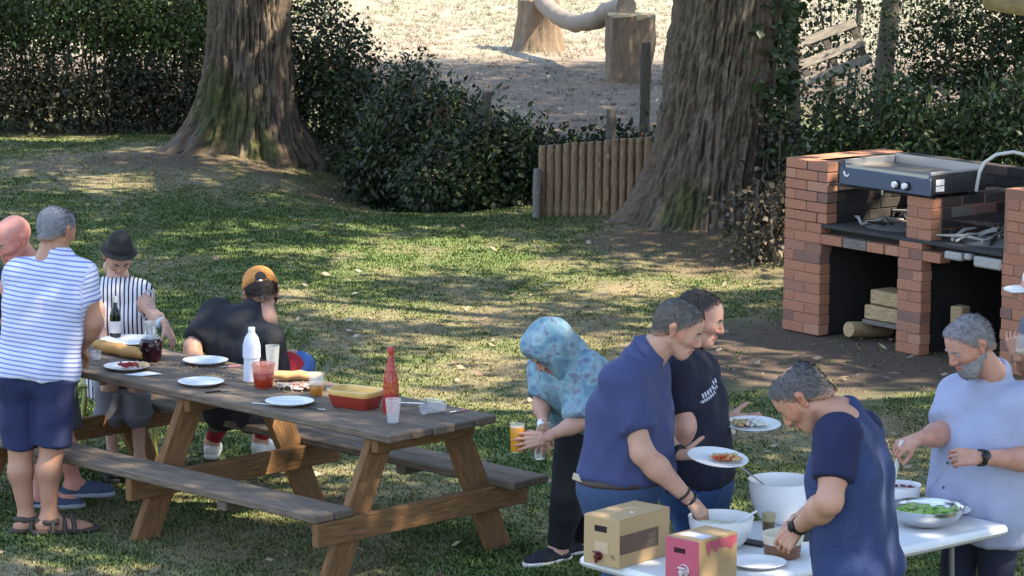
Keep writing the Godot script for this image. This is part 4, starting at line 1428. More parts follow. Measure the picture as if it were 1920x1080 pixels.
func barbecue() -> void:
	var t := thing("brick_barbecue", "red brick barbecue with two open bays and soot-black hearths", "barbecue", Vector3(1.938, 0, -23.083), -.891)
	var j := RandomNumberGenerator.new()
	j.seed = 4
	var red := func() -> Material: return M.bricks[[0, 0, 1, 1, 2, 3, 4][j.randi() % 7]]
	var sooty := func() -> Material: return M.soot[[0, 0, 1, 1, 2][j.randi() % 5]]
	var grimy := func() -> Material: return [M.soot[2], M.bricks[4], M.soot[1], M.grey_wood][j.randi() % 4]
	var core := func(x0: float, x1: float, y0: float, y1: float, z0: float, z1: float, m: Material, called: String) -> void:
		var g := G.new()
		g.box(Vector3((x0 + x1) * .5, (y0 + y1) * .5, (z0 + z1) * .5), Vector3(x1 - x0, y1 - y0, z1 - z0), .002)
		part(t, called, g.mesh(), m)
	# piers: bricks before a recessed mortar core
	for k in 17:
		var low := k < 11
		course(t, .0, .37 if low else .425, -.1025, 0.0, k, red, j)
		course(t, 2.09 if low else 2.125, 2.5, -.1025, 0.0, k, red, j)
		if not low:
			course(t, .32, .425, -.97, -.112, k, sooty, j, true)
			course(t, .0, .205, -.97, -.112, k, red, j, true)
		if k < 10:
			course(t, 1.13, 1.357, -.1025, 0.0, k, red, j)
		elif k > 10 and k < 15:
			course(t, 1.2, 1.43, -.1025, 0.0, k, red, j)
			course(t, 1.325, 1.43, -.97, -.112, k, grimy, j, true)
		if k > 10:
			course(t, .435, 2.115, -.97, -.87, k, sooty, j)
	core.call(.004, .298, .0, 1.235, -.96, -.1005, M.mortar, "mortar")
	core.call(.004, .364, .0, .802, -.1, -.004, M.mortar, "mortar")
	core.call(.206, .419, .803, 1.235, -.96, -.0045, M.dark_mortar, "mortar")
	core.call(1.134, 1.353, .0, .74, -.098, -.004, M.mortar, "mortar")
	core.call(1.2, 1.3, .0, .74, -.96, -.1, M.soot[0], "inner_wall")
	core.call(1.204, 1.426, .8, 1.09, -.96, -.004, M.mortar, "mortar")
	core.call(2.094, 2.49, .0, 1.235, -.96, -.004, M.mortar, "mortar")
	core.call(.36, 2.1, .0, .78, -.96, -.88, mat(.035, .026, .022, .95, {"tex": M.t_brick, "tri": Vector3.ONE * 3.0}), "back_wall")
	core.call(.43, 2.12, .8, 1.235, -.985, -.88, M.dark_mortar, "back_wall")
	core.call(.30, .358, .0, .776, -.95, -.102, M.soot[0], "inner_wall")
	core.call(.372, 2.088, .778, .803, -.9, .004, mat(.06, .058, .058, .9, {"tex": M.t_brick, "tri": Vector3.ONE * 3.0}), "hearth_slab")
	core.call(.372, 2.088, .71, .776, -.86, -.1, M.dark_mortar, "hearth_beam")
	# lintel row under the slabs
	for q in [[.375, .58, 1], [.592, .82, -1], [.83, .99, 0], [1.0, 1.125, 2], [1.137, 1.35, 0], [1.362, 1.53, 1]]:
		brick(t, q[0], q[1], -.1, .002, 9 if q[0] < 1.13 or q[0] > 1.36 else 10, M.bricks[q[2]] if q[2] >= 0 else M.grey_wood, j)
	for q in [[1.56, 1.72, .70, .755], [1.74, 1.80, .715, .76], [1.83, 2.08, .68, .752]]:
		var g := G.new()
		g.box(Vector3((q[0] + q[1]) * .5, (q[2] + q[3]) * .5, -.03), Vector3(q[1] - q[0], q[3] - q[2], .07), .012)
		part(t, "pale_block", g.mesh(), mat(.5, .48, .44, .9, {"tex": M.t_brick, "tri": Vector3.ONE * 6.0}))
	# ash and sticks on the hearths
	for bay in 2:
		var o := thing("burnt_sticks", ["grey ash and half-burnt sticks on the left hearth", "grey ash and charred sticks on the right hearth under the grate"][bay], "sticks", t.position, t.rotation.y, "burnt sticks on the hearths")
		for k in 16:
			var x := j.randf_range(.55, 1.12) if bay == 0 else j.randf_range(1.5, 2.02)
			var z := j.randf_range(-.75, -.08)
			var a := j.randf() * TAU
			var l := j.randf_range(.06, .2)
			var g := G.new()
			g.tube([Vector3(x - cos(a) * l, .822, z - sin(a) * l), Vector3(x, .835 + j.randf() * .05, z), Vector3(x + cos(a) * l, .825 + j.randf() * .05, z + sin(a) * l)], [j.randf_range(.006, .016), .014, .007], 6)
			part(o, "stick", g.mesh(), [M.grey_wood, M.soot[1], mat(.4, .38, .35, .95)][j.randi() % 3])
		var ash := G.new()
		ash.lathe([Vector2(.3, 0), Vector2(.24, .014), Vector2(.1, .03), Vector2(.001, .034)], 20, Vector3(.82 if bay == 0 else 1.76, .804, -.4))
		part(o, "ash", ash.mesh(), mat(.2, .19, .18, 1.0, {"tex": M.t_brick, "tri": Vector3.ONE * 8.0}))
	var gr := thing("grill_grate", "blackened iron bars over the right hearth", "grate", t.position, t.rotation.y)
	for k in 14:
		var g := G.new()
		g.tube([Vector3(1.47 + k * .047, .955, -.84), Vector3(1.47 + k * .047, .955, -.12)], [.005], 6)
		part(gr, "bar", g.mesh(), M.soot[1])
	for z in [-.82, -.48, -.14]:
		var g := G.new()
		g.tube([Vector3(1.435, .945, z), Vector3(2.12, .945, z)], [.007], 6)
		part(gr, "cross_bar", g.mesh(), M.soot[1])
	# firewood in the lower bays
	for q in [["pale sawn firewood block, lower of two in the left bay", .84, .205, -.25, .34, .1, .2, .05], ["pale sawn firewood block lying on top of the lower one in the left bay", .86, .315, -.26, .3, .1, .2, -.04], ["dark brown firewood block at the back of the left bay", .6, .06, -.6, .3, .1, .2, .3], ["pale split log standing in the right bay near the middle pier", 1.52, .18, -.22, .1, .34, .1, .1], ["tan split log standing in the right bay beside the right pier", 2.02, .18, -.22, .09, .36, .1, -.1]]:
		var g := G.new()
		g.box(Vector3.ZERO, Vector3(q[4], q[5], q[6]), .008, Basis(Vector3.UP, q[7]))
		var o := part(self, uniq("firewood"), g.mesh(), M.grey_post if q[0].begins_with("dark") else M.pale_log)
		o.transform = t.transform * Transform3D(Basis(), Vector3(q[1], q[2], q[3]))
		tag(o, q[0], "firewood", "firewood under the barbecue")
	var lo := G.new()
	lo.lathe([Vector2(.055, -.2), Vector2(.056, .0), Vector2(.054, .2)], 16, Vector3.ZERO, Basis(Vector3.RIGHT, PI / 2 - .1), true)
	var lo2 := part(self, uniq("firewood"), lo.mesh(), M.pale_log)
	lo2.transform = t.transform * Transform3D(Basis(), Vector3(.62, .06, -.25))
	tag(lo2, "round log lying end-on on the ground in the left bay", "firewood", "firewood under the barbecue")
	var pl := G.new()
	pl.box(Vector3.ZERO, Vector3(.36, .03, .22), .004, Basis(Vector3.BACK, .0))
	var pl2 := part(self, uniq("firewood"), pl.mesh(), M.grey_wood)
	pl2.transform = t.transform * Transform3D(Basis(), Vector3(.84, .135, -.25))
	tag(pl2, "thin dark board between earth and sawn blocks in the left bay", "firewood", "firewood under the barbecue")
	# gas griddle bridging the left bay
	var gd := thing("gas_griddle", "navy steel gas griddle with two round knobs on top of the left bay", "griddle", t.position, t.rotation.y)
	var navy := mat(.065, .085, .14, .45, {"metal": .2})
	var bx := func(called: String, m: Material, c: Vector3, s: Vector3, bev := .004, parent: Node3D = gd) -> MeshInstance3D:
		var g := G.new()
		g.box(c, s, bev)
		return part(parent, called, g.mesh(), m)
	bx.call("front_panel", navy, Vector3(1.02, 1.172, .035), Vector3(.87, .118, .02), .006)
	bx.call("side_panel", M.black, Vector3(1.452, 1.19, -.24), Vector3(.012, .14, .53))
	bx.call("side_panel", M.black, Vector3(.588, 1.19, -.24), Vector3(.012, .14, .53))
	bx.call("back_panel", M.black, Vector3(1.02, 1.2, -.5), Vector3(.87, .16, .012))
	bx.call("cooking_plate", mat(.2, .165, .13, .5, {"tex": M.t_brick, "tri": Vector3.ONE * 5.0, "metal": .4}), Vector3(1.02, 1.225, -.23), Vector3(.8, .014, .5))
	var rim := mat(.5, .5, .5, .3, {"metal": .8})
	bx.call("rim", rim, Vector3(1.02, 1.236, .018), Vector3(.8, .03, .008), .002)
	bx.call("splash_guard", rim, Vector3(1.02, 1.262, -.482), Vector3(.82, .07, .006), .002)
	bx.call("splash_guard", rim, Vector3(.612, 1.255, -.23), Vector3(.006, .06, .49), .002)
	bx.call("splash_guard", rim, Vector3(1.43, 1.25, -.23), Vector3(.006, .05, .49), .002)
	for x in [.60, 1.44]:
		bx.call("corner_plate", navy, Vector3(x, 1.24, -.01), Vector3(.03, .05, .09), .01)
	for x in [1.15, 1.245]:
		var g := G.new()
		g.lathe([Vector2(.03, 0), Vector2(.03, .012), Vector2(.024, .016)], 20, Vector3(x, 1.165, .046), Basis(Vector3.RIGHT, PI / 2))
		var ring := part(gd, "knob_ring", g.mesh(), M.black)
		var h := G.new()
		h.lathe([Vector2(.022, 0), Vector2(.022, .03), Vector2(.019, .034), Vector2(.001, .034)], 20, Vector3(x - .004, 1.167, .05), Basis(Vector3.RIGHT, PI / 2))
		part(ring, "knob", h.mesh(), M.white)
	for q in [[.615, 1.198, .02, .018], [.622, 1.183, .018, .014], [.638, 1.176, .026, .012], [.656, 1.186, .01, .016]]:
		bx.call("white_emblem", M.white, Vector3(q[0] + .02, q[1], .0462), Vector3(q[2], q[3], .002), .001)
	bx.call("side_label", M.white, Vector3(1.4595, 1.205, -.05), Vector3(.002, .04, .08), .0005)
	bx.call("side_label", M.white, Vector3(1.4595, 1.16, -.05), Vector3(.002, .036, .08), .0005)
	for x in [.64, 1.4]:
		for z in [-.03, -.45]:
			bx.call("foot", M.black, Vector3(x, 1.1075, z), Vector3(.04, .02, .04))
	bx.call("support_bar", M.soot[1], Vector3(.93, 1.092, -.03), Vector3(1.0, .012, .03))
	bx.call("support_bar", M.soot[1], Vector3(.93, 1.092, -.45), Vector3(1.0, .012, .03))
	bx.call("burner_stub", M.steel, Vector3(.97, 1.09, .0), Vector3(.02, .04, .02))
	var hs := G.new()
	var hp := [Vector3(3.17, 1.12, -22.2), Vector3(3.188, 1.247, -22.2), Vector3(3.222, 1.317, -22.2), Vector3(3.300, 1.373, -22.2), Vector3(3.416, 1.392, -22.2), Vector3(3.527, 1.368, -22.2), Vector3(3.7, 1.2, -22.25)]
	hs.tube(hp, [.013], 10)
	solo("gas_hose", hs.mesh(), mat(.62, .6, .55, .5), "pale gas hose arching over the right bay of the barbecue", "hose")


# ------------------------------------------------ picnic table
func picnic_table() -> void:
	var t := thing("picnic_table", "long weathered wooden picnic table with two attached benches", "picnic table", Vector3(-1.4576, 0, -16.8503), -.7685)
	var r := RandomNumberGenerator.new()
	r.seed = 2
	for k in 5:
		var g := G.new()
		g.box(Vector3.ZERO, Vector3(3.15, .042, .1435), .007)
		part(t, "top_plank", g.mesh(), [M.plank, M.plank2][k % 2], Transform3D(Basis(), Vector3(r.randfn() * .004, .735 + r.randfn() * .001, -.3 + k * .15)))
	for s in [-1.0, 1.0]:
		for k in 2:
			var g := G.new()
			g.box(Vector3.ZERO, Vector3(3.1, .042, .126), .007)
			part(t, "bench_plank", g.mesh(), [M.plank2, M.plank][k], Transform3D(Basis(), Vector3((-.1 if s > 0 else .03), .375 + r.randfn() * .001, s * (.55 + k * .132))))
	for x in [1.38, -.03, -1.42]:
		for s in [-1.0, 1.0]:
			var a := Vector3(x, .712, s * .245)
			var b := Vector3(x, -.02, s * .6)
			var g := G.new()
			var l := (b - a).length()
			g.box(Vector3.ZERO, Vector3(l, .15, .048), .005)
			var bs := Basis((b - a).normalized(), Vector3.UP, Vector3.RIGHT)
			bs = Basis(bs.x, bs.z.cross(bs.x), bs.z)
			part(t, "leg", g.mesh(), M.plank_tan, Transform3D(bs, (a + b) * .5))
		var c := G.new()
		c.box(Vector3.ZERO, Vector3(1.46, .12, .045), .005)
		part(t, "cross_beam", c.mesh(), M.plank_tan, Transform3D(Basis(Vector3.UP, PI / 2), Vector3(x + .049, .293, 0)))
		var d := G.new()
		d.box(Vector3.ZERO, Vector3(.68, .07, .045), .005)
		part(t, "top_batten", d.mesh(), M.plank_tan, Transform3D(Basis(Vector3.UP, PI / 2), Vector3(x + .05, .678, 0)))
	for x in [.75, -.75]:
		for s in [-1.0, 1.0]:
			var d := G.new()
			d.box(Vector3(x, .33, s * .615), Vector3(.07, .046, .24), .004)
			part(t, "bench_batten", d.mesh(), M.plank2)


func plate(label: String, at: Vector3, r := .118, tilt := Basis.IDENTITY, group := "white plates on the picnic table") -> Node3D:
	var g := G.new()
	g.lathe([Vector2(.001, 0), Vector2(r * .6, 0), Vector2(r * .72, .004), Vector2(r * .975, .017), Vector2(r, .0195), Vector2(r * .97, .0195), Vector2(r * .7, .008), Vector2(r * .6, .005), Vector2(.0005, .005)], 48)
	var o := solo("plate", g.mesh(), M.white, label, "plate", at, 0.0, group)
	o.basis = tilt
	return o


func blob(parent: Node3D, called: String, at: Vector3, size: Vector3, m: Material, sd: float, lump := .25) -> void:
	var g := nets([[Vector3(-.4, 0, 0), Vector3(.4, 0, 0), .6, .6]], .14, .1)
	for k in g.v.size():
		g.v[k] += g.n[k] * noise.get_noise_3d(g.v[k].x * 4.0 + sd, g.v[k].y * 4.0, g.v[k].z * 4.0) * lump * 3.0
		g.v[k] *= size
	g.smooth(0, 0)
	part(parent, called, g.mesh(), m, Transform3D(Basis(), at))


func cup(called: String, label: String, cat: String, at: Vector3, r0: float, r1: float, h: float, fill: Material, level: float, tilt := Basis.IDENTITY, shell: Material = null) -> Node3D:
	var t := thing(called, label, cat, at)
	t.basis = tilt
	var g := G.new()
	g.lathe([Vector2(.001, 0), Vector2(r0, 0), Vector2(lerpf(r0, r1, .5), h * .5), Vector2(r1, h), Vector2(r1 + .0015, h + .001), Vector2(r1 - .0015, h), Vector2(r0 - .001, .004), Vector2(.001, .004)], 28)
	part(t, "glass", g.mesh(), shell if shell else M.clear)
	if fill:
		var f := G.new()
		var rl := lerpf(r0, r1, level) + .0012
		f.lathe([Vector2(.001, .004), Vector2(r0 + .0008, .004), Vector2(rl, h * level), Vector2(.001, h * level)], 24)
		part(t, "drink", f.mesh(), fill)
	return t


func stick(called: String, label: String, cat: String, a: Vector3, b: Vector3, w: float, m: Material, group := "", h := .004) -> Node3D:
	var t := thing(called, label, cat, (a + b) * .5, 0.0, group)
	t.basis = along(a, b)
	var l := (b - a).length()
	var g := G.new()
	g.box(Vector3(-l * .2, 0, 0), Vector3(l * .6, h, w * .7), .0015)
	part(t, "handle", g.mesh(), m)
	var q := G.new()
	q.box(Vector3(l * .3, 0, 0), Vector3(l * .4, h * .6, w), .001)
	part(t, "blade", q.mesh(), M.steel if cat == "knife" else m)
	return t


func table_things() -> void:
	var T := .757
	var T1 := T + .001
	plate("empty white plate beside the man in the orange cap", Vector3(-1.655, T1, -17.387), .124)
	var pb := plate("white plate with tomato and bread in front of the baguette", Vector3(-2.058, T1, -17.191), .122)
	var fd := thing("food_serving", "red tomato and bread piled on the plate before the baguette", "food", Vector3(-2.03, T1 + .012, -17.19))
	var tom := mat(.3, .025, .02, .35)
	for k in 4:
		blob(fd, "tomato", Vector3(-.05 + k * .022, .012, .02 * sin(k * 2.0)), Vector3(.022, .018, .02), tom, k * 3.0)
	blob(fd, "bread", Vector3(.062, .014, .0), Vector3(.03, .02, .024), mat(.62, .47, .26, .9), 9.0)
	plate("white plate holding white cutlery near the table edge", Vector3(-1.619, T1, -16.767), .122)
	stick("fork", "white plastic fork lying on the plate near the table edge", "fork", Vector3(-1.70, T1 + .022, -16.79), Vector3(-1.54, T1 + .024, -16.72), .014, M.white_plastic, "plastic cutlery")
	plate("empty white plate in the middle of the picnic table", Vector3(-1.121, T1, -16.254), .125)
	stick("fork", "plastic fork poking out left of the middle plate", "fork", Vector3(-1.17, T1 + .004, -16.2), Vector3(-1.31, T1 + .004, -16.26), .014, M.white_plastic, "plastic cutlery")
	stick("knife", "dark handled knife in front of the middle plate", "knife", Vector3(-1.03, T1 + .004, -16.13), Vector3(-.93, T1 + .004, -16.1), .014, M.black, "table knives")
	stick("knife", "dark handled knife in front of the plate with cutlery", "knife", Vector3(-1.573, T1 + .005, -16.519), Vector3(-1.45, T1 + .005, -16.6), .018, M.black, "table knives", .008)
	stick("knife", "pink handled knife right of the orange-cap man's plate", "knife", Vector3(-1.455, T1 + .006, -17.284), Vector3(-1.56, T1 + .006, -17.245), .018, mat(.6, .25, .27, .5), "table knives", .009)
	stick("knife", "pink handled pocket knife at the right end of the picnic table", "knife", Vector3(-.22, T1 + .006, -16.12), Vector3(-.305, T1 + .006, -16.04), .015, mat(.6, .27, .27, .5), "table knives", .009)
	stick("fork", "white plastic cutlery right of the red bottle", "fork", Vector3(-.44, T1 + .008, -16.26), Vector3(-.57, T1 + .02, -16.22), .02, M.white_plastic, "plastic cutlery")
	var nap := G.new()
	nap.flat([Vector3(-.1, .002, .02), Vector3(.0, .003, .05), Vector3(.1, .006, .0), Vector3(.02, .012, -.03)])
	nap.flat([Vector3(-.1, .001, .02), Vector3(.02, .011, -.03), Vector3(.1, .004, .0), Vector3(.0, .001, .05)])
	solo("napkin", nap.mesh(), mat(.78, .78, .8, .9), "white paper napkin before the plate with tomato", "napkin", Vector3(-1.95, T1, -17.03))
	# big dish and baguette
	plate("large white serving dish behind the baguette", Vector3(-2.12, T1 + .02, -17.88), .165)
	var bag := G.new()
	var bp := []
	for q in 9:
		bp.append(Vector3(-2.29, T + .036, -17.74).lerp(Vector3(-1.99, T + .036, -17.42), q / 8.0) + Vector3(0, .004 * sin(q * 2.1), 0))
	bag.tube(bp, [.026, .036, .04, .038, .041, .039, .04, .037, .024], 14, true, .85)
	solo("baguette", bag.mesh(), mat(.62, .33, .1, .8, {"tex": M.t_grit, "tri": Vector3.ONE * 7.0}), "golden baguette lying before the large white dish", "bread")
	# carafe of red wine
	var ca := thing("wine_carafe", "squat dark carafe of red wine with a clear neck", "carafe", Vector3(-1.956, T1, -17.452))
	var w := G.new()
	w.lathe([Vector2(.001, 0), Vector2(.05, 0), Vector2(.056, .008), Vector2(.062, .07), Vector2(.063, .1), Vector2(.05, .122), Vector2(.001, .122)], 24)
	part(ca, "wine", w.mesh(), mat(.018, .003, .006, .12))
	w = G.new()
	w.lathe([Vector2(.0515, .1225), Vector2(.034, .15), Vector2(.032, .19), Vector2(.038, .215), Vector2(.036, .215), Vector2(.03, .19), Vector2(.032, .15), Vector2(.048, .1225)], 24)
	part(ca, "neck", w.mesh(), M.clear)
	cup("glass", "clear glass standing behind the wine carafe", "glass", Vector3(-1.99, T1, -17.62), .026, .034, .11, null, 0.0)
	cup("glass", "tiny clear glass at the striped shirt man's hand", "glass", Vector3(-2.256, T1, -17.469), .024, .028, .045, null, 0.0)
	# bottle of wine standing in front of the striped dress
	var db := thing("wine_bottle", "dark wine bottle with white label in front of the striped dress", "bottle", Vector3(-2.215, T1, -18.0))
	db.scale = Vector3(.85, .95, .85)
	w = G.new()
	w.lathe([Vector2(.001, 0), Vector2(.036, 0), Vector2(.037, .16), Vector2(.03, .19), Vector2(.014, .215), Vector2(.014, .27), Vector2(.001, .27)], 22)
	part(db, "glass", w.mesh(), mat(.008, .012, .008, .08))
	w = G.new()
	w.lathe([Vector2(.0375, .06), Vector2(.038, .065), Vector2(.038, .125), Vector2(.0375, .13)], 22)
	part(db, "label", w.mesh(), mat(.6, .57, .55, .7))
	w = G.new()
	w.lathe([Vector2(.0148, .24), Vector2(.0155, .275), Vector2(.001, .276)], 16)
	part(db, "cap", w.mesh(), mat(.55, .53, .5, .5))
	# water bottle
	var wb := thing("water_bottle", "frosted plastic water bottle with a white cap", "bottle", Vector3(-1.361, T1, -16.855))
	w = G.new()
	w.lathe([Vector2(.001, 0), Vector2(.042, .0), Vector2(.046, .01), Vector2(.044, .06), Vector2(.041, .11), Vector2(.044, .15), Vector2(.045, .2), Vector2(.036, .235), Vector2(.018, .262), Vector2(.015, .27)], 26)
	var fr := mat(.66, .7, .78, .35, {"back": Color(.3, .32, .36)})
	part(wb, "bottle", w.mesh(), fr)
	w = G.new()
	w.lathe([Vector2(.0465, .13), Vector2(.0468, .135), Vector2(.0468, .19), Vector2(.0462, .195)], 26)
	part(wb, "label", w.mesh(), mat(.66, .68, .8, .6))
	w = G.new()
	w.lathe([Vector2(.018, .268), Vector2(.018, .29), Vector2(.001, .291)], 18)
	part(wb, "cap", w.mesh(), M.white)
	# pitcher of rosé, beers, cups
	var pit := glassy(.75, .28, .2, .45)
	cup("pitcher", "orange-red translucent pitcher of rosé beside the water bottle", "pitcher", Vector3(-1.287, T1, -16.694), .046, .062, .128, mat(.34, .03, .012, .2), .62, Basis.IDENTITY, pit)
	cup("plastic_cup", "clear plastic cup behind the rosé pitcher", "cup", Vector3(-1.27, T1, -17.1), .028, .038, .15, null, 0.0)
	cup("beer_glass", "clear plastic cup half full of amber beer", "cup", Vector3(-1.0, T1, -16.488), .03, .041, .118, mat(.42, .17, .02, .2), .48)
	cup("plastic_cup", "clear empty plastic cup at the table edge before the red bottle", "cup", Vector3(-.58, T1, -15.799), .028, .04, .12, null, 0.0)
	cup("plastic_cup", "clear plastic cup lying on its side right of the red bottle", "cup", Vector3(-.335, T1 + .03, -16.09), .028, .041, .12, null, 0.0, Basis(Vector3.UP, .55) * Basis(Vector3.BACK, PI / 2 - .1))
	# torn bread and a paper of cold meat
	var br := G.new()
	var p2 := []
	for q in 8:
		p2.append(Vector3(-1.26, T + .03, -16.88).lerp(Vector3(-1.0, T + .026, -16.92), q / 7.0) + Vector3(0, .004 * sin(q * 2.0), .008 * cos(q * 1.3)))
	br.tube(p2, [.014, .03, .034, .03, .033, .03, .026, .012], 12, true, .8)
	solo("bread_loaf", br.mesh(), mat(.55, .34, .15, .85, {"tex": M.t_grit, "tri": Vector3.ONE * 8.0}), "torn half loaf of bread behind the paper of cold meat", "bread")
	var cm := thing("cold_meat", "crumpled paper with pink cold meat between pitcher and beer", "food", Vector3(-1.11, T1, -16.66), -.3)
	for k in 9:
		blob(cm, "slice", Vector3(-.1 + k * .025, .012 + .008 * (k % 2), .02 * sin(k * 1.9)), Vector3(.03, .014, .028), [mat(.6, .36, .26, .6), mat(.7, .56, .46, .7), mat(.52, .3, .22, .6)][k % 3], k * 5.0, .4)
	var cg := G.new()
	cg.box(Vector3.ZERO, Vector3(.008, .005, .006), .001)
	var rc := RandomNumberGenerator.new()
	rc.seed = 12
	var cx := []
	var cc := PackedColorArray()
	for k in 150:
		var q := Vector3(-2.05, T + .003, -17.5).lerp(Vector3(-.9, T + .003, -16.45), rc.randf()) + Vector3(rc.randfn() * .09, 0, rc.randfn() * .09)
		cx.append(Transform3D(Basis(Vector3.UP, rc.randf() * TAU).scaled(Vector3.ONE * rc.randf_range(.4, 1.3)), q))
		cc.append(Color(.55, .38, .2).lerp(Color(.3, .18, .08), rc.randf()))
	tag(swarm(self, uniq("bread_crumbs"), cg.mesh(), mat(1, 1, 1, .9, {"vc": true}), cx, cc), "bread crumbs scattered on the picnic table around baguette and loaf", "crumbs")
	# casserole dish
	var cs := thing("casserole_dish", "rectangular earthenware dish, yellow inside and red outside", "dish", Vector3(-.784, T1, -16.213), -.55)
	var shape := func(g: G, x: float, z: float, y0: float, y1: float, grow_: float, th: float) -> void:
		var rows := []
		for q in [[0.0, y0, 0.0], [1.0, y1, 0.0], [1.0, y1, th], [.0, y0 + .006, th]]:
			var ring := PackedVector3Array()
			for k in 40:
				var a := -TAU * k / 40
				var e := .35
				var sx: float = signf(cos(a)) * pow(absf(cos(a)), e) * (x + grow_ * q[0] - q[2])
				var sz: float = signf(sin(a)) * pow(absf(sin(a)), e) * (z + grow_ * q[0] - q[2])
				ring.append(Vector3(sx, q[1], sz))
			rows.append(ring)
		g.rings(rows)
	w = G.new()
	shape.call(w, .108, .072, .0, .062, .02, .008)
	part(cs, "outside", w.mesh(), mat(.28, .035, .02, .3))
	w = G.new()
	shape.call(w, .127, .091, .0625, .088, .008, .014)
	part(cs, "rim", w.mesh(), mat(.68, .42, .12, .3))
	w = G.new()
	w.box(Vector3(0, .052, 0), Vector3(.215, .012, .145), .005)
	part(cs, "food", w.mesh(), mat(.22, .11, .05, .7, {"nrm": M.n_rough, "tex": M.t_brick, "tri": Vector3.ONE * 12.0, "ns": 2.0}))
	# red bottle
	var rb := thing("red_bottle", "tall translucent red glass bottle with a red stopper", "bottle", Vector3(-.6, T1, -16.03))
	w = G.new()
	w.lathe([Vector2(.001, 0), Vector2(.036, 0), Vector2(.04, .008), Vector2(.04, .14), Vector2(.037, .18), Vector2(.022, .25), Vector2(.014, .285), Vector2(.013, .31)], 26)
	part(rb, "glass", w.mesh(), glassy(.5, .008, .014, .62))
	w = G.new()
	w.lathe([Vector2(.0165, .305), Vector2(.0175, .31), Vector2(.0175, .33), Vector2(.012, .338), Vector2(.001, .339)], 18)
	part(rb, "stopper", w.mesh(), mat(.5, .04, .04, .4))


